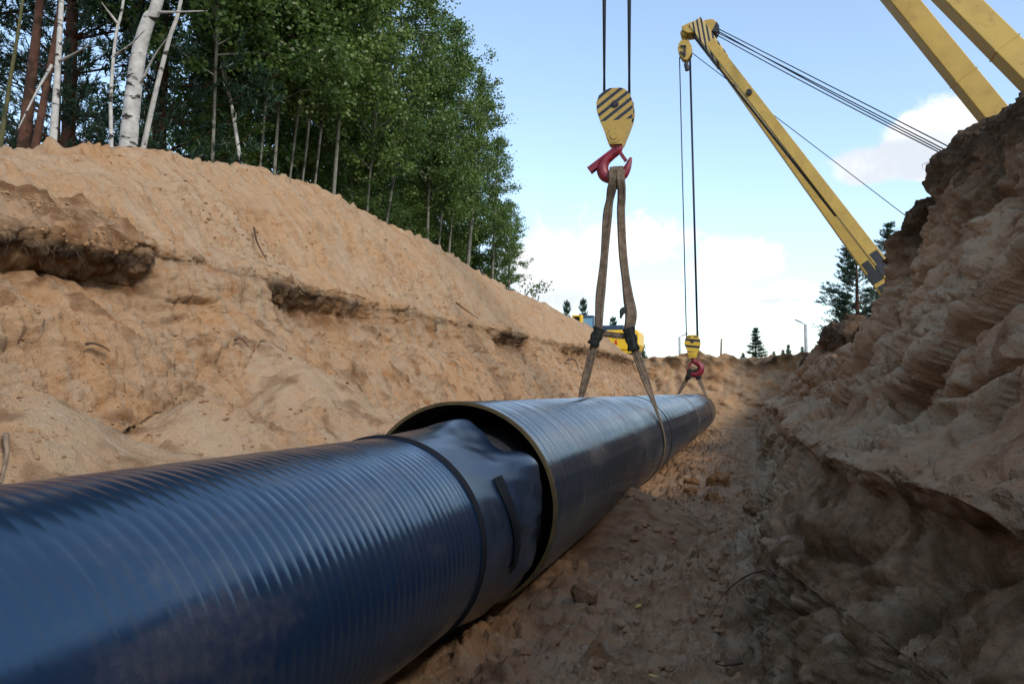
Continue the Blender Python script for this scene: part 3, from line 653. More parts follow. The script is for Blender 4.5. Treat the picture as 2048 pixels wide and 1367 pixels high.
# ------------------------------------------------------------------ sideboom cranes
def crawler(root, o, x, y, z):
    """tracked chassis of a pipelayer, standing back from the edge"""
    for s in (0, 1.9):
        b = MB(o); b.prism([(x + s - .3, z), (x + s + .3, z), (x + s + .3, z + .9), (x + s - .3, z + .9)], y - 2.0, y + 2.0); b.build('track', 'dark', root, False, .15)
    b = MB(o); b.box((x + .4, y - 1.7, z + .6), (x + 1.6, y + 1.6, z + 1.5)); b.build('chassis', 'yellow', root, False, .06)
    b = MB(o); b.box((x + .4, y - 1.5, z + 1.5), (x + 1.6, y - .1, z + 2.2)); b.build('engine_hood', 'yellow', root, False, .08)
    b = MB(o); b.box((x + 1.9, y - 1.2, z + .9), (x + 2.6, y + 1.2, z + 1.9)); b.build('counterweight', 'black', root, False, .06)
# near crane
o = Vector((5.0, YS, 2.45)); nc = tag(empty('sideboom_crane', o), 'nearest yellow crane, two thick boom legs crossing the upper right corner', 'crane')
T1 = aty(1300, -612, YS); Bn = [aty(2300, 613, 11.6), aty(2526, 613, 9.8)]
legs_px = [((1797, 0), (1965, 205), 11.6), ((1913, 0), (2048, 137), 9.8)]
for Bq in Bn:
    b = MB(o); b.beam(Bq, T1, .27, .31, (0, 1, 0), .24, .27); lg = b.build('boom_leg', 'yellow', nc, False, .012)
    for f_ in (.16, .34, .5): q0 = Bq.lerp(T1, f_); q1 = Bq.lerp(T1, f_ + .0012); b = MB(o); b.beam(q0, q1, .282 - .03 * f_, .322 - .04 * f_); b.build('weld_seam', 'yellow', lg, False)
b = MB(o); b.box((T1.x - .75, YS - .12, T1.z - .15), (T1.x + .15, YS + .12, T1.z + .25)); b.build('boom_head', 'yellow', nc, False, .02)
for px in (1208, 1258):
    for dy in (-.022, .022):
        t = aty(px + (2 if dy > 0 else -1), 0, YS + dy); e = aty(px + (0 if dy > 0 else 1), 200, YS + dy); b = MB(o); b.tube([e, e + (t - e) * 3.3], .0165, 8); b.build('hoist_rope', 'rope', nc, True)
crawler(nc, o, 4.85, 10.7, 2.40)
# far crane
o = Vector((5.3, YF, 2.45)); fc = tag(empty('sideboom_crane', o), 'far yellow crane with striped boom tip leaning over the trench', 'crane')
Tp = aty(1399, 62, YF); foot_mid = aty(1752, 537, YF); dirb = (foot_mid - Tp); foot = Tp + dirb * ((2.7 - Tp.z) / dirb.z)
M['headstripe'] = stripes('head_stripes', 1.0, .15, .135, .45, -99, (.50, .36, .13))
black_cut = .865
for dyb, dyt in ((-1.15, -.16), (1.1, .16)):
    a = Tp + Vector((0, dyt, 0)); c = foot + Vector((0, dyb, 0)); b = MB(o); b.beam(a, c, .20, .30, (0, 1, 0), .20, .36); b.build('boom_leg', 'yellow', fc, False, .012)
    p0 = a.lerp(c, .74); p1 = a.lerp(c, .83); b = MB(o); b.beam(p0 + (p1 - p0) * .0, a.lerp(c, .775), .215, .24); b.beam(a.lerp(c, .77), a.lerp(c, .80), .212, .36); b.beam(a.lerp(c, .81), a.lerp(c, .845), .215, .28); b.beam(a.lerp(c, .84), a.lerp(c, 1.0), .212, .38); b.build('black_sleeve', 'black', fc)
d = dirb.normalized(); nrm = Vector((d.z, 0, -d.x)); nrm = nrm if nrm.x > 0 else -nrm
b = MB(o); b.beam(Tp - d * .25, Tp + d * 1.35, .62, .44, (0, 1, 0), .62, .40); hd = b.build('boom_head', M['headstripe'], fc, False, .015)
for f_, (w) in ((.30, .05), (.52, .06), (.66, .06)):
    q = Tp + dirb * f_ - nrm * 0; b = MB(o); b.tube([q + Vector((0, -.3, 0)) - nrm * .02, q + Vector((0, -.62, 0)) - nrm * .02], .09, 10); b.build('guide_roller', 'dark', fc)
b = MB(o); e = Tp + dirb * .0; b.tube([Tp + nrm * -.26 + Vector((0, -.12, 0)), Tp + dirb * .8 - nrm * .18 + Vector((0, -.75, 0))], .035, 6); b.build('hydraulic_line', 'dark', fc)
# nose that carries the hoist sheaves
b = MB(o); nn = [aty(*p, YF) for p in ((1374, 55), (1392, 48), (1402, 62), (1396, 72), (1376, 74), (1366, 68), (1364, 60))]
b.prism([(p.x, p.z) for p in nn], YF - .28, YF + .28); b.build('boom_nose', 'yellow', fc, False, .03)
sh = aty(1369, 78, YF); b = MB(o); b.tube([sh + Vector((0, -.2, .12)), sh + Vector((0, .2, .12))], .12, 12); b.tube([sh + Vector((0, 0, .1)), sh + Vector((.02, 0, -.15))], .07, 10); b.build('swivel', 'yellow', fc, True)
hb = [aty(*p, YF) for p in ((1363, 84), (1378, 84), (1384, 96), (1384, 110), (1379, 118), (1375, 124), (1367, 123), (1359, 113), (1356, 102), (1358, 91))]
b = MB(o); b.prism([(p.x, p.z) for p in hb], YF - .16, YF - .10); b.prism([(p.x, p.z) for p in hb], YF + .10, YF + .16); b.build('upper_sheave_block', 'yellow', fc, False, .02)
hc = aty(1370, 103, YF); b = MB(o); b.tube([hc + Vector((0, -.10, 0)), hc + Vector((0, .10, 0))], .19, 20); b.build('sheave', 'dark', fc)
b = MB(o); b.beam(aty(1361, 92, YF - .19), aty(1372, 93, YF - .19), .03, .06); b.beam(aty(1370, 92, YF - .19), aty(1369, 113, YF - .19), .03, .06); b.beam(aty(1360, 103, YF - .19), aty(1369, 110, YF - .19), .03, .05); b.build('block_bracket', 'dark', fc)
b = MB(o); b.tube([aty(1371, 120, YF), aty(1373, 129, YF)], .03, 8); b.tube([aty(1372, 128, YF), aty(1375, 141, YF)], .075, 10); b.build('limit_weight', 'dark', fc)
for (a, c) in (((1359, 115), (1373, 676)), ((1381, 118), (1396, 676)), ((1379, 118), (1394, 676))):
    b = MB(o); b.tube([aty(*a, YF), aty(*c, YF)], .018, 6); b.build('hoist_rope', 'rope', fc, True)
# luffing tackle back to the winch
lk = [aty(*p, YF) for p in ((1404, 44), (1418, 44), (1422, 52), (1410, 56))]; b = MB(o); b.prism([(p.x, p.z) for p in lk], YF - .12, YF + .12); b.build('link_plate', 'yellow', fc, False, .02)
tb = [aty(*p, YF) for p in ((1412, 46), (1426, 45), (1434, 51), (1439, 59), (1434, 70), (1424, 70), (1408, 57))]; b = MB(o); b.prism([(p.x, p.z) for p in tb[:3] + [tb[3].lerp(tb[2], .3), tb[5]] + tb[6:]], YF - .26, YF + .26); b.build('luffing_block', 'yellow', fc, False, .02)
b = MB(o); b.prism([(p.x, p.z) for p in (tb[2], tb[3], tb[4], tb[5])], YF - .27, YF + .27); b.build('luffing_sheaves', 'dark', fc)
WN = aty(2110, 403, 19.0)
for i, (a, c) in enumerate((((1437, 58), (1897, 293)), ((1437, 63), (1893, 300)), ((1436, 66), (1889, 299)), ((1433, 70), (1885, 301)))):
    s_ = aty(*a, YF); m_ = aty(*c, 21.3); e = s_ + (m_ - s_) * 1.5
    pts = [s_.lerp(e, t) - Vector((0, 0, .10 * 4 * t * (1 - t) * (i % 2))) for t in np.linspace(0, 1, 12)]
    b = MB(o); b.tube(pts, .016, 6); b.build('luffing_rope', 'rope', fc, True)
s_ = aty(1384, 106, YF); m_ = aty(1812, 432, YF - .6); b = MB(o); b.tube([s_, s_ + (m_ - s_) * 1.35], .013, 6); b.build('winch_rope', 'rope', fc, True)
wm = aty(1893, 298, 21.3); wtop = aty(1437, 62, YF); wend = wtop + (wm - wtop) * 1.5
b = MB(o); b.beam((wend.x + .1, wend.y, 2.45), (wend.x + .1, wend.y, wend.z + .3), .4, .4, (0, 1, 0)); b.box((wend.x - .25, wend.y - .4, wend.z - .3), (wend.x + .5, wend.y + .4, wend.z + .4)); b.build('winch_mast', 'yellow', fc, False, .02)
crawler(fc, o, foot.x - .1, YF, 2.40)
print('winch', wend, 'foot', foot)

# ------------------------------------------------------------------ trees
def leaf_cloud(name, centers, sig, nper, size, m, flat=0.):
    n = len(centers) * nper; c = np.repeat(np.array(centers), nper, 0) + np.random.normal(size=(n, 3)) * np.repeat(np.array(sig), nper)[:, None] * np.array([1, 1, .8])
    d = np.random.normal(size=(n, 3)); d[:, 2] = d[:, 2] * .7 - .25; d /= np.linalg.norm(d, axis=1)[:, None]
    e = np.random.normal(size=(n, 3)); e = np.cross(d, e); e /= np.linalg.norm(e, axis=1)[:, None]
    s = size * np.random.uniform(.65, 1.25, n)[:, None]
    V = np.stack([c, c + d * s * .45 + e * s * .42, c + d * s, c + d * s * .45 - e * s * .42], 1).reshape(-1, 3)
    return quad_mesh(name, V, m)
def quad_mesh(name, V, m):
    n = len(V) // 4; me = bpy.data.meshes.new(name); me.vertices.add(n * 4); me.vertices.foreach_set('co', V.astype(np.float32).reshape(-1))
    me.loops.add(n * 4); me.loops.foreach_set('vertex_index', np.arange(n * 4, dtype=np.int32)); me.polygons.add(n)
    me.polygons.foreach_set('loop_start', np.arange(0, n * 4, 4, dtype=np.int32)); me.polygons.foreach_set('loop_total', np.full(n, 4, np.int32)); me.update()
    me.materials.append(M[m]); return me
def aspen_variant(seed, H, Rm, m, dens=1.0, low=.12):
    rs = random.Random(seed); np.random.seed(seed); cen = []; sig = []; wb = MB()
    wb.tube([(0, 0, .1), (.0, .03, H * .4), (0, .05, H * .75), (.03, 0, H)], [.026, .026, .018, .006], 6)
    nb = int(46 * dens)
    for k in range(nb):
        h = H * (low + (1 - low) * (k + rs.random()) / nb); u = h / H; az = rs.uniform(0, 6.283)
        ln = Rm * (.42 + .75 * math.sin(min(1, (1 - u) * 1.25 + .06) * 1.57)) * rs.uniform(.55, 1.15); ln *= 1 if u < .85 else .6
        tilt = rs.uniform(.35, .85); dv = Vector((math.cos(az), math.sin(az), tilt)).normalized(); p0 = Vector((0, 0, h - .1))
        p1 = p0 + dv * ln * .55 + Vector((0, 0, .03)); p2 = p0 + dv * ln + Vector((rs.uniform(-.1, .1), rs.uniform(-.1, .1), -.06 * ln))
        wb.tube([p0, p1, p2], [.016, .010, .003], 4, False)
        for q in range(int(2 + ln * 2.7)):
            t = rs.uniform(.25, 1.05); c = p0.lerp(p2, t) + Vector((rs.gauss(0, .16), rs.gauss(0, .16), rs.gauss(0, .13))); cen.append(tuple(c)); sig.append(rs.uniform(.07, .19))
    for k in range(6): cen.append((rs.gauss(0, .1), rs.gauss(0, .1), H - k * .1)); sig.append(.1)
    return leaf_cloud('crown', cen, sig, 68, .082, m), link_mesh('limbs', wb, 'aspen')
def link_mesh(name, mb, m):
    me = bpy.data.meshes.new(name); me.from_pydata([tuple(v) for v in mb.v], [], mb.f); me.update(); me.materials.append(M[m]); me.shade_smooth(); return me
VAR = [aspen_variant(1, 7.0, 1.35, 'leaf'), aspen_variant(2, 7.0, 1.5, 'leaf2'), aspen_variant(3, 6.6, 1.25, 'leaf'), aspen_variant(4, 7.2, 1.6, 'leaf2', 1.15, .05)]
def pine_variant(seed, H, Rm, low, nwh, shape=1.0, tuft=.10, den=1.0):
    rs = random.Random(seed); np.random.seed(seed); wb = MB(); T = []; 
    wb.tube([(0, 0, -.3), (.03, 0, H * .5), (0, .02, H)], [.012 * H + .02, .008 * H + .01, .006], 8)
    for k in range(nwh):
        u = (k + .5) / nwh; h = H * (low + (1 - low) * u)
        for j in range(rs.randint(4, 6)):
            az = rs.uniform(0, 6.283); ln = Rm * ((1 - u) ** shape * .9 + .12) * rs.uniform(.65, 1.1); up = .05 + .6 * u + rs.uniform(-.1, .15)
            dv = Vector((math.cos(az), math.sin(az), up)).normalized(); p0 = Vector((0, 0, h)); p1 = p0 + dv * ln * .6; p2 = p0 + dv * ln + Vector((0, 0, .12 * ln))
            wb.tube([p0, p1, p2], [.010 + .008 * ln, .010, .003], 4, False)
            for q in range(int((7 + ln * 20) * den)):
                t = rs.uniform(.25, 1.0); c = (p0.lerp(p1, t / .6) if t < .6 else p1.lerp(p2, (t - .6) / .4)) + Vector((rs.gauss(0, .07), rs.gauss(0, .07), rs.gauss(.03, .04))) * (1 + ln * .5)
                T.append((c, (dv + Vector((0, 0, .55)) + Vector((rs.gauss(0, .35), rs.gauss(0, .35), rs.gauss(0, .2)))).normalized()))
    for k in range(5): T.append((Vector((0, 0, H - k * .05)), Vector((rs.gauss(0, .2), rs.gauss(0, .2), 1)).normalized()))
    nn_ = 22; n = len(T) * nn_; c = np.repeat(np.array([tuple(a) for a, _ in T]), nn_, 0); ax_ = np.repeat(np.array([tuple(b_) for _, b_ in T]), nn_, 0)
    c = c + ax_ * np.random.uniform(-.10, .08, (n, 1)); d = ax_ * .8 + np.random.normal(size=(n, 3)) * .55; d /= np.linalg.norm(d, axis=1)[:, None]
    e = np.cross(d, np.random.normal(size=(n, 3))); e /= np.linalg.norm(e, axis=1)[:, None]; s = tuft * np.random.uniform(.7, 1.2, n)[:, None]
    V = np.stack([c - e * .004, c + e * .004, c + d * s + e * .003, c + d * s - e * .003], 1).reshape(-1, 3)
    V = np.stack([c - e * .009, c + e * .009, c + d * s + e * .004, c + d * s - e * .004], 1).reshape(-1, 3)
    return quad_mesh('crown', V, 'needle'), link_mesh('limbs', wb, 'pinebark')
PV = [pine_variant(11, 9.0, 2.4, .16, 20), pine_variant(12, 9.0, 2.0, .22, 18), pine_variant(13, 3.0, .75, .05, 10, .9), pine_variant(14, 9.0, 2.6, .14, 15, .8, .11, .42), pine_variant(15, 9.0, 2.3, .2, 14, .8, .11, .42)]
def place(name, label, cat, group, mesh_pair, loc, sc, rz, trunk=None, tm=None):
    r = empty(name, loc); tag(r, label, cat, group)
    cr_, li = mesh_pair
    for nm, me in (('crown', cr_), ('limbs', li)):
        o_ = bpy.data.objects.new(nm, me); C.objects.link(o_); o_.parent = r; o_.scale = (sc[0], sc[0], sc[1]); o_.rotation_euler = (0, 0, rz); o_.location = sc[2] if len(sc) > 2 else (0, 0, 0)
    if trunk:
        pts, rad = trunk; b = MB(loc); b.tube(spline(pts, 8), lerpl(rad, 8), 14); b.build('trunk', tm, r, True)
    return r
# front row: trunks read off the photograph; (base px, base py, path px..., width px, bark, label, crown height m, crown base px y)
TX = -7.5
def trunk_tree(label, pix, wpx, bark_, X=TX, crown=None, name='aspen_tree', extra_branches=(), group=None):
    p0 = atx(*pix[0], X); Yt = p0.y; pts = [aty(a, b_, Yt) for a, b_ in pix]
    depth = (Vector(p0) - Vector((0, 0, CZ))).dot(Vector(_f)); mpp = depth / F
    d0 = (pts[1] - pts[0]).normalized(); zb = 2.3; base_ = pts[0] + d0 * ((zb - pts[0].z) / d0.z); d1 = (pts[-1] - pts[-2]).normalized()
    tip = pts[-1] + (d1 * .5 + Vector((0, 0, .5))) * (1.6 if crown is None else crown[1] * .5)
    path = [base_] + pts + [tip]; w = wpx * mpp / 2 * (1 if bark_ != 'aspen' else .78); rad = [w * 1.12] + [w * (1 - .38 * i / max(1, len(pts) - 1)) for i in range(len(pts))] + [w * .3]
    r = empty(name, base_); tag(r, label, 'tree', group)
    b = MB(base_); b.tube(spline(path, 8), lerpl(rad, 8), 14); b.build('trunk', bark_, r, True)
    for br in extra_branches:
        q = [aty(a, b_, Yt - .1 * i) for i, (a, b_) in enumerate(br)]; k_ = len(q); b = MB(base_); b.tube(spline(q, 5), lerpl([.018 - .014 * i / (k_ - 1) for i in range(k_)], 5), 6); b.build('branch', bark_, r, True)
    if crown:
        v, hgt, cy = crown; me, li = VAR[v]; sc = hgt / 7.0; sp_ = spline(path, 8); zc_t = aty(pix[-1][0], cy, Yt).z; ib = min(range(len(sp_)), key=lambda q: abs(sp_[q].z - zc_t)); cb = sp_[ib]; ax_t = (pts[-1] - cb).normalized() if pts[-1].z > cb.z + .3 else Vector((0, 0, 1)); rq = ax_t.to_track_quat('Z', 'Y') @ Matrix.Rotation(ru(0, 6.28), 4, 'Z').to_quaternion()
        for nm, m_ in (('crown', me), ('limbs', li)):
            o_ = bpy.data.objects.new(nm, m_); C.objects.link(o_); o_.parent = r; o_.location = Vector((cb.x, cb.y, cb.z)) - base_; o_.scale = (sc * 1.02, sc * 1.02, sc); o_.rotation_euler = rq.to_euler()
    else:
        me, li = VAR[int(rnd() * 4)]; top_ = tip
        for nm, m_ in (('crown', me), ('limbs', li)):
            o_ = bpy.data.objects.new(nm, m_); C.objects.link(o_); o_.parent = r; o_.location = top_ - base_ - Vector((0, 0, .6)); o_.scale = (.8, .8, .7); o_.rotation_euler = (0, 0, ru(0, 6.28))
    return r
trunk_tree('thin mossy sapling trunk at the left edge of the wood', [(4, 268), (22, 150), (45, 0)], 9, 'mossy', -7.3, name='sapling')
trunk_tree('reddish brown pine trunk, the thickest one left of the slim birch', [(48, 285), (62, 160), (80, 0)], 24, 'pinebark', -8.4, name='pine_tree')
trunk_tree('reddish pine trunk leaning just behind the slim white birch', [(70, 296), (90, 190), (113, 60), (120, 0)], 15, 'pinebark', -8.2, name='pine_tree')
trunk_tree('slim straight white birch left of the thickest birch', [(105, 298), (114, 160), (123, 0)], 15, 'birch', -7.0, name='birch_tree', extra_branches=[[(118, 122), (140, 112), (175, 92)], [(104, 130), (70, 190), (28, 275)]])
trunk_tree('thin grey birch between the slim birch and the thick birch', [(223, 304), (222, 190), (232, 70), (247, 0)], 8, 'birch', -7.0, name='birch_tree', extra_branches=[[(236, 48), (218, 25), (203, 5)], [(232, 110), (260, 90), (290, 60)]])
trunk_tree('thickest white birch with black marks leaning right', [(255, 307), (264, 210), (277, 110), (297, 40), (316, 0)], 35, 'birch', -6.9, name='birch_tree', extra_branches=[[(318, 25), (360, 24), (415, 22)], [(283, 165), (310, 110), (340, 70)]])
trunk_tree('slender white birch leaning right beside the thickest birch', [(284, 308), (310, 190), (338, 80), (362, 0)], 11, 'birch', -7.0, name='birch_tree')
FR = [((425, 320), (429, 210), (431, 90), 9, 'aspen', 0, 7, 250, 'grey aspen trunk, first one right of the leaning birches'),
      ((481, 326), (463, 210), (440, 95), 8, 'birch', 1, 7, 230, 'slender white trunk leaning left at the crest'),
      ((520, 338), (528, 240), (536, 150), 6, 'aspen', 2, 6.5, 290, 'thin dark aspen trunk right of the left leaning trunk'),
      ((549, 340), (556, 230), (562, 120), 9, 'aspen', 3, 7, 260, 'pale aspen with a straight trunk above the small mound'),
      ((581, 348), (592, 260), (600, 190), 6, 'aspen', 0, 6.5, 300, 'thin aspen right of the small mound'),
      ((606, 355), (616, 270), (622, 190), 6, 'aspen', 1, 6.2, 310, 'thin curved aspen, third trunk left of the tall pale aspen'),
      ((630, 368), (640, 280), (648, 200), 6, 'aspen', 2, 6.5, 330, 'thin aspen next to the tall pale aspen'),
      ((667, 391), (678, 240), (687, 90), 10, 'aspen', 1, 7, 300, 'tall pale trunked aspen at the middle of the wood'),
      ((735, 415), (742, 330), (748, 260), 6, 'aspen', 3, 5.6, 385, 'leafy aspen right of the tall pale aspen'),
      ((777, 422), (790, 340), (802, 290), 7, 'aspen', 0, 5.1, 395, 'aspen leaning right where the crest starts to drop'),
      ((855, 492), (857, 400), (860, 330), 7, 'aspen', 2, 5.2, 465, 'straight aspen half way down the crest'),
      ((877, 498), (884, 420), (888, 360), 6, 'aspen', 3, 5.4, 470, 'aspen close left of the twin pale stems'),
      ((898, 505), (904, 430), (908, 370), 6, 'aspen', 1, 5.0, 480, 'aspen with a thin pale stem near the end of the wood'),
      ((936, 528), (944, 430), (952, 330), 10, 'aspen', 0, 4.9, 495, 'aspen with forked pale trunk last but one in the wood'),
      ((985, 552), (988, 470), (992, 400), 7, 'aspen', 2, 4.2, 535, 'bushy aspen at the right end of the wood'),
      ((1018, 570), (1019, 520), (1020, 480), 5, 'aspen', 3, 2.6, 565, 'low bushy young aspen at the very end of the wood')]
for a, b_, c, wpx, bk, v, hg, cy, lab in FR: trunk_tree(lab, [a, b_, c], wpx, bk, -7.5 if a[0] < 960 else -7.2, (v, hg, cy))
# deeper rows
cnt = 0; rs = random.Random(21)
for row, (x0, n, y0, y1) in enumerate(((-9.3, 13, 6.5, 25), (-11.5, 9, 7, 31), (-14.5, 6, 9, 39), (-18.5, 4, 11, 48))):
    for k in range(n):
        x = x0 + rs.uniform(-.7, .7); y = y0 + (y1 - y0) * (k + rs.uniform(.1, .9)) / n; px, py = proj((x, y, 5))
        if px > 950 - 10 * row or px < -250: continue
        if px < 330 and row < 3:
            if k % 3 == row % 3: continue
            sc = rs.uniform(.9, 1.25); place('pine_tree', 'dark pine standing behind the white birches on the left', 'tree', 'pines behind the birches', PV[3 + k % 2], (x, y, 2.35), (sc * .95, sc), rs.uniform(0, 6.28))
        else:
            sc = rs.uniform(.95, 1.3) if px < 800 else rs.uniform(.8, .95); v = VAR[rs.randint(0, 3)]
            place('aspen_tree', 'leafy aspen deeper in the wood behind the front row', 'tree', 'aspens deeper in the wood', v, (x, y, 2.35), (sc, sc, (0, 0, 1.25 * sc)), rs.uniform(0, 6.28),
                  ([(x, y, 2.35), (x + rs.uniform(-.1, .1), y, 3.6), (x + .0, y, 2.35 + 2.2 * sc)], [.06, .045, .03]), 'aspen')
for k_, (bx, by) in enumerate(((455, 322), (705, 402), (760, 420), (820, 462), (960, 540), (1005, 562))):
    q = atx(bx, by, -8.0); v = VAR[k_ % 4]; hs = .22 + .06 * (k_ % 3); r = tag(empty('bush', (q.x, q.y, 2.35)), 'low leafy aspen sucker growing just behind the crest of the left bank', 'bush', 'low growth behind the crest')
    for nm, me in (('foliage', v[0]), ('stems', v[1])):
        o_ = bpy.data.objects.new(nm, me); C.objects.link(o_); o_.parent = r; o_.scale = (.55, .55, hs * 1.25); o_.location = (0, 0, max(0, q.z - 2.35 - .9)); o_.rotation_euler = (0, 0, k_ * 1.7)
# low leafy shrub at the end of the wood
sh = tag(empty('shrub', (-6.9, 23.4, 3.9)), 'small leafy shrub leaning out past the wood', 'shrub'); cpx = [(1050, 572), (1065, 575), (1080, 572), (1090, 570), (1072, 588), (1060, 580), (1087, 580)]
cen = [tuple(aty(a, b_, 23.4) - Vector((-6.9, 23.4, 3.9))) for a, b_ in cpx]; me = leaf_cloud('foliage', cen, [.12] * len(cen), 26, .08, 'leaf'); o_ = bpy.data.objects.new('foliage', me); C.objects.link(o_); o_.parent = sh
b = MB((-6.9, 23.4, 3.9)); b.tube([(-6.9, 23.4, 3.5), aty(1055, 585, 23.4), aty(1088, 574, 23.4)], [.02, .014, .004], 5); b.tube([(-6.9, 23.4, 3.6), aty(1058, 582, 23.4), aty(1066, 574, 23.4)], [.015, .01, .004], 5); b.build('stem', 'aspen', sh)
# pines on the right and at the far end
def pine_at(label, px, py_top, py_base, Yp, v, wide, group=None, zb=None, name='pine_tree'):
    t = aty(px, py_top, Yp); z0 = aty(px, py_base, Yp).z if zb is None else zb; hgt = t.z - z0; H0 = 9.0 if v < 2 else 3.0
    return place(name, label, 'tree', group, PV[v], (t.x, Yp, z0), (wide, hgt / H0), ru(0, 6))
pine_at('broad dark pine behind the foot of the far boom', 1712, 470, 700, 31, 0, .8, zb=2.3)
pine_at('taller pine showing its top over the right bank', 1776, 448, 700, 33, 1, .8, zb=2.3)
pine_at('pine hidden mostly by the right bank under the broad pine', 1690, 590, 700, 30, 2, .9, zb=2.35)
pine_at('young pine standing alone on the far bank', 1511, 657, 720, 36.5, 2, .62)
for px, top_, Yp, lab in ((1166, 602, 44, 'small pine behind the excavator cab'), (1134, 606, 46, 'pine top just over the left bank'), (1200, 630, 46, 'small pine right of the excavator cab'), (1226, 637, 48, 'pine top behind the excavator hood'), (1286, 690, 40, 'low young pine right of the excavator')):
    pine_at(lab, px, top_, 730, Yp, 2, .8 if px != 1286 else .5, zb=2.4)
for px, top_, lab in ((1548, 703, 'tiny distant pine right of the lone young pine'), (1566, 700, 'tiny distant pine in the middle of the far bank'), (1577, 690, 'thin distant sapling on the far bank'), (1604, 694, 'tiny distant pine beside the lamp post'), (1486, 706, 'tiny pine left of the lone young pine')):
    pine_at(lab, px, top_, 722, 40, 2, .3)

# ------------------------------------------------------------------ poles and stakes
def post(name, label, cat, px, top_, Yp, r, m, arm=None, lean=0, base_z=2.4):
    t = aty(px, top_, Yp); o_ = Vector((t.x - lean, Yp, base_z)); rt = tag(empty(name, o_), label, cat); b = MB(o_); b.tube([o_, t], [r * 1.15, r], 8); b.build('post', m, rt, True)
    if arm:
        e = aty(*arm, Yp); b = MB(o_); b.tube([t - Vector((0, 0, .05)), e], .035, 6); b.build('arm', m, rt); b = MB(o_); b.beam(e, e + (e - t).normalized() * .55, .16, .1); b.build('lamp_head', m, rt)
    return rt
post('lamp_post', 'grey lamp post with short arm beyond the far bank', 'lamp post', 1611, 648, 60, .11, 'pole', (1604, 645))
post('lamp_post', 'small distant lamp post left of the far hook', 'lamp post', 1359, 673, 75, .11, 'pole', (1364, 671))
post('survey_stake', 'thin leaning stake on the mound of the far bank', 'stake', 1443, 677, 33.4, .035, 'wood', None, .06)
b = MB(); a = aty(1300, 655, 75); c = aty(1604, 660, 62); e = aty(1750, 664, 60)
b.tube([a + (c - a) * t - Vector((0, 0, .5 * 4 * t * (1 - t))) for t in np.linspace(-.2, 1, 14)] + [c.lerp(e, t) - Vector((0, 0, .3 * 4 * t * (1 - t))) for t in np.linspace(.1, 1, 8)], .012, 5)
tag(b.build('overhead_wire', 'pole', None), 'thin overhead wire strung past the lamp post', 'wire')

# ------------------------------------------------------------------ excavator beyond the left bank
YE = 36.0; o = aty(1245, 745, YE); o.z = 2.4; ex = tag(empty('excavator', o), 'yellow excavator with blue cab glass behind the left bank', 'excavator')
def pz(px, py, dy=0): return aty(px, py, YE + dy)
a, c = pz(1216, 702), pz(1281, 660)
b = MB(o); b.prism([(a.x, a.z), (c.x - .12, a.z), (c.x, a.z + .25), (c.x, c.z - .12), (c.x - .12, c.z), (a.x, c.z)], YE - .55, YE + 1.3); cw = b.build('counterweight', M['yellow_ex'], ex, False, .06)
M['cwstripe'] = stripes('counterweight_stripes', -.7, 1.0, .32, .5, -99, (.72, .5, .12)); s0, s1 = pz(1268, 696), pz(1279, 666); b = MB(o); b.box((s0.x, YE - .575, s0.z), (s1.x - .05, YE - .556, s1.z)); b.build('warning_stripes', M['cwstripe'], cw)
e0, e1 = pz(1233, 690), pz(1239, 681); b = MB(o); xm = (e0.x + e1.x) / 2; b.add([(e0.x, YE - .57, e0.z), (e0.x + .05, YE - .57, e0.z), (xm, YE - .57, e1.z - .06), (e1.x - .05, YE - .57, e0.z), (e1.x, YE - .57, e0.z), (xm + .03, YE - .57, e1.z), (xm - .03, YE - .57, e1.z)], [(0, 1, 2, 6), (2, 3, 4, 5), (2, 5, 6)]); b.beam((e0.x + .03, YE - .57, e0.z + .07), (e1.x - .03, YE - .57, e0.z + .07), .01, .04); b.build('emblem', 'emblem', cw)
h0, h1 = pz(1190, 662), pz(1262, 653); b = MB(o); b.box((h0.x, YE - .5, h0.z - .05), (h1.x - .25, YE + 1.5, h1.z + .05)); b.build('engine_hood', 'hood', ex, False, .05)
t0 = pz(1165, 668); t1 = pz(1190, 631); b = MB(o); b.box((t0.x + .0, YE - .3, t0.z - .3), (t1.x, YE + 1.2, t1.z)); cab = b.build('cab', 'hood', ex, False, .05)
b = MB(o); b.box((t0.x + .08, YE - .33, t0.z), (t1.x - .06, YE - .305, t1.z - .14)); b.build('pane', 'glass_blue', cab)
y0_, y1_ = pz(1156, 665), pz(1168, 631); b = MB(o); b.box((y0_.x + .17, YE - .5, y0_.z), (y1_.x + .02, YE - .1, y1_.z)); b.box((y0_.x - .2, YE - .5, y1_.z - .09), (y0_.x + .18, YE - .1, y1_.z)); b.build('cab_frame', M['yellow_ex'], ex, False, .04)
b = MB(o); b.box((y0_.x - .2, YE - .35, y0_.z), (y0_.x + .17, YE - .15, y1_.z - .09)); b.build('dark_opening', 'black', ex)
b = MB(o); b.box((t0.x - .4, YE - .5, a.z - .12), (c.x - .2, YE + 1.3, a.z)); b.build('deck', M['yellow_ex'], ex)
for dy in (-.4, 1.2):
    b = MB(o); b.prism([(t0.x - .6, 2.75), (t0.x - .3, 2.42), (c.x - .3, 2.42), (c.x, 2.75), (c.x - .3, 3.08), (t0.x - .3, 3.08)], YE + dy - .25, YE + dy + .25); b.build('track', 'dark', ex, False, .05)
b = MB(o); b.tube([(a.x - .2, YE + .4, 2.9), (a.x - .2, YE + .4, a.z - .1)], .45, 16); b.build('slew_ring', 'dark', ex)

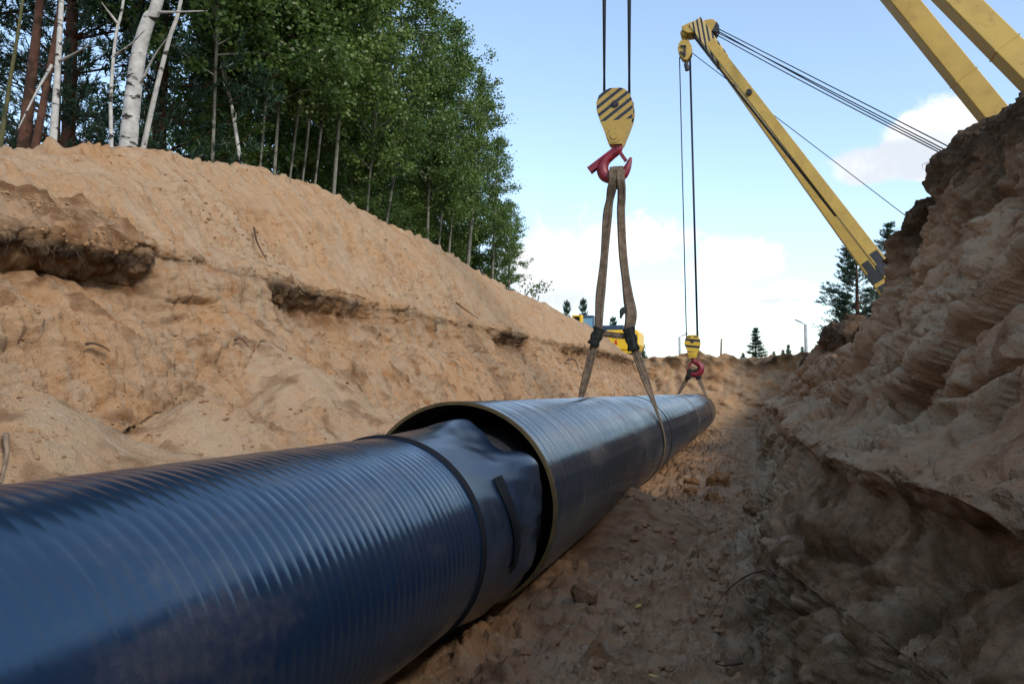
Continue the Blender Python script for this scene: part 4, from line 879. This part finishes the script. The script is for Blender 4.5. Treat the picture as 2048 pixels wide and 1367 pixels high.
# ------------------------------------------------------------------ loose clods, roots, leaves
ico_v = []; t = (1 + 5 ** .5) / 2
for s in (-1, 1):
    for q in (-t, t): ico_v += [(s, q, 0), (0, s, q), (q, 0, s)]
ico_v = np.array(ico_v, float) / math.hypot(1, t)
import itertools
ico_f = [f for f in itertools.combinations(range(12), 3) if all(np.linalg.norm(ico_v[a] - ico_v[b_]) < 1.1 for a, b_ in itertools.combinations(f, 2))]
ico_f = [f if np.dot(np.cross(ico_v[f[1]] - ico_v[f[0]], ico_v[f[2]] - ico_v[f[0]]), ico_v[f[0]]) > 0 else f[::-1] for f in ico_f]
rs_ = np.random.RandomState(4)
def scatter(name, label, n, cols, m, smin, smax, ymax, keep=None):
    V = []; F_ = []; cnt_ = 0; tries = 0; pw = []
    rows_ = np.where((ys > 2.0) & (ys < ymax))[0]
    while cnt_ < n and tries < n * 20:
        tries += 1; i = rs_.choice(rows_); k = rs_.randint(cols[0], cols[1]); p = P[i, k]
        if keep is not None and not keep(i, k, p): continue
        s = smin + (smax - smin) * rs_.rand() ** 4; s *= 1 + .03 * p[1]; v = ico_v * rs_.uniform(.65, 1.2, (12, 1)) * np.array([1, rs_.uniform(.7, 1.2), rs_.uniform(.55, .85)]) * s + p + np.array([0, 0, s * .25])
        o_ = len(V) * 12; V.append(v); F_ += [tuple(o_ + a for a in f) for f in ico_f]; cnt_ += 1
    V = np.concatenate(V); o_ = link(name, V.tolist(), F_, m); tag(o_, label, None, None, 'stuff'); return o_
k6 = int(np.searchsorted(ci, 9.5))
scatter('loose_clods', 'crumbled clods of soil strewn over the trench floor', 1500, (ka, kb), 'sand_floor', .005, .04, 20, lambda i, k, p: p[0] > -1.2)
scatter('fallen_crumbs', 'crumbs of soil lying along the foot of the left bank', 2200, (k6, ka), 'sand', .004, .020, 14, lambda i, k, p: pale[i, k] < .75 and rough_zone[i, k] > .35)
scatter('crest_crumbs', 'crumbs of dug soil on the slope below the left crest', 1500, (40, int(np.searchsorted(ci, 6.8))), 'sand', .005, .022, 16, lambda i, k, p: rough_zone[i, k] > .4 and p[1] > 4)
def clod(label, px, py, s, m):
    p = atz(px, py, .06); p.z = floor_z(p.x, p.y) + s * .3; rs2 = np.random.RandomState(int(px)); import bmesh as bm_
    bm = bm_.new(); bm_.ops.create_icosphere(bm, subdivisions=3, radius=1)
    co = np.array([v.co[:] for v in bm.verts]); dd = 1 + .45 * fbm(co + px, 1.1, 3) + .10 * fbm(co + px, 5, 2)
    for v, d_ in zip(bm.verts, dd): v.co = Vector((v.co.x * s, v.co.y * s * .9, v.co.z * s * .8)) * float(d_)
    me = bpy.data.meshes.new('soil_clod'); bm.to_mesh(me); bm.free(); me.materials.append(M[m]); o_ = bpy.data.objects.new('soil_clod', me); C.objects.link(o_); o_.location = p
    tag(o_, label, 'clod', 'clods on the trench floor')
clod('largest orange clod standing right of the casing pipe', 1430, 1000, .16, 'clod2'); clod('orange clod leaning behind the largest one', 1438, 972, .15, 'clod2')
clod('small orange clod left of the two largest clods', 1385, 962, .10, 'clod2'); clod('low orange clod beneath the small one', 1380, 981, .08, 'clod2')
clod('dark clod by the foot of the right bank', 1505, 1022, .12, 'clod'); clod('dark lump in the shade under the rubber cuff', 1168, 1190, .085, 'clod'); clod('round brown clod in the near middle of the floor', 1400, 1100, .07, 'clod')
def root_thing(label, pts, r, m, name='root'):
    P_ = spline(pts, 7); o_ = Vector(pts[0]); b = MB(o_); k_ = len(P_); b.tube(P_, [r * (1 - .75 * i / k_) for i in range(k_)], 6); ob = b.build(name, m, None, True); ob.location = o_; tag(ob, label, 'root' if name == 'root' else name)
def on_wall(px, py, off=.03):
    """nearest terrain point seen at a pixel, lifted a little towards the camera"""
    d = ray(px, py); d = d / np.linalg.norm(d); v = P.reshape(-1, 3) - np.array([0, 0, CZ]); t_ = v @ d; dist = np.linalg.norm(v - t_[:, None] * d, axis=1)
    ok = (t_ > .5) & (dist < .006 * t_ + .01)
    tt_ = float(np.min(t_[ok])) if ok.any() else 5.0
    return Vector((np.array([0, 0, CZ]) + d * (tt_ - off)).tolist())
root_thing('long thin red root arching out of the right bank over the floor', [on_wall(1545, 1150, .0), on_wall(1530, 1140, .10), on_wall(1495, 1150, .16), on_wall(1460, 1175, .14), on_wall(1435, 1205, .10), on_wall(1410, 1248, .02)], .007, 'redroot')
root_thing('pale bare root hanging at the left edge above the pipe', [on_wall(12, 870, 0), on_wall(12, 885, .05), on_wall(14, 905, .06), on_wall(8, 935, .05), on_wall(2, 965, .03)], .014, 'dry')
root_thing('thin dark root on the slope right of the earth ledge', [on_wall(508, 455, .02), on_wall(513, 480, .04), on_wall(522, 500, .05), on_wall(534, 522, .02)], .012, 'root')
root_thing('bent root sticking out of the bank left of the sling', [on_wall(1135, 720, .0), on_wall(1145, 718, .15), on_wall(1153, 725, .2), on_wall(1157, 740, .1)], .025, 'root')
root_thing('dark twig lying on the lower left bank', [on_wall(172, 688, .02), on_wall(185, 686, .04), on_wall(205, 692, .05), on_wall(220, 702, .02)], .010, 'root')
root_thing('forked dark root lying on the pale sand at the bottom right', [on_wall(1484, 1325, .01), on_wall(1465, 1328, .03), on_wall(1448, 1330, .03), on_wall(1432, 1326, .02)], .008, 'root')
root_thing('short root hanging below the dark earth ledge', [on_wall(470, 680, .0), on_wall(480, 676, .05), on_wall(490, 684, .06), on_wall(497, 694, .02)], .010, 'root')
root_thing('straight twig lying on the far slope of the left bank', [on_wall(912, 605, .03), on_wall(935, 622, .05), on_wall(957, 637, .03)], .014, 'root')
# thin roots fringing the top of both cuts
fr_b = MB(); rr2 = random.Random(9)
kk0 = int(np.searchsorted(ci, 6.4)); kk1 = int(np.searchsorted(ci, 7.3)); rt0 = int(np.searchsorted(ci, i_right + 10.2)); rt1 = int(np.searchsorted(ci, i_right + 12.3))
for k in range(420):
    i = rr2.choice(np.where((ys > 2.5) & (ys < 18))[0].tolist()); lf = rr2.random() < .6
    if lf and L[i] < .1: continue
    kx = rr2.randint(kk0, kk1) if lf else rr2.randint(rt0, rt1); p = Vector(P[i, kx].tolist()); s = 1 if lf else -1
    ln = rr2.uniform(.03, .09); q = p + Vector((s * ln * .6, rr2.gauss(0, ln * .5), rr2.gauss(-.02, ln * .3))); e = q + Vector((s * ln * .1, rr2.gauss(0, ln * .4), -ln * rr2.uniform(.3, 1)))
    fr_b.tube([p, q, e], [.0026, .0018, .0008], 3, False)
tag(fr_b.build('root_fringe', 'root'), 'thin dry roots fringing the dark topsoil edges', None, None, 'stuff')
def leaf_thing(label, px, py):
    p = on_wall(px, py, .012); s = .028; V = [(0, -s, 0), (s * .7, -.1 * s, .008), (.1 * s, s, .012), (-s * .7, 0, .004)]; o_ = link('fallen_leaf', V, [(0, 1, 2, 3)], 'yleaf'); o_.location = p; o_.rotation_euler = (-.5, .2, px); sd = o_.modifiers.new('t', 'SOLIDIFY'); sd.thickness = .002; tag(o_, label, 'leaf', 'fallen yellow leaves')
leaf_thing('yellow leaf lying in the middle of the trench floor', 1278, 1212); leaf_thing('yellow leaf near the bottom edge of the floor', 1306, 1352); leaf_thing('yellow leaf by the foot of the right bank', 1483, 1050); leaf_thing('pale yellow leaf on the brown heap beside the casing', 1338, 1037)
print('tris', sum(len(m_.loop_triangles) if m_.loop_triangles else len(m_.polygons) * 2 for m_ in bpy.data.meshes))
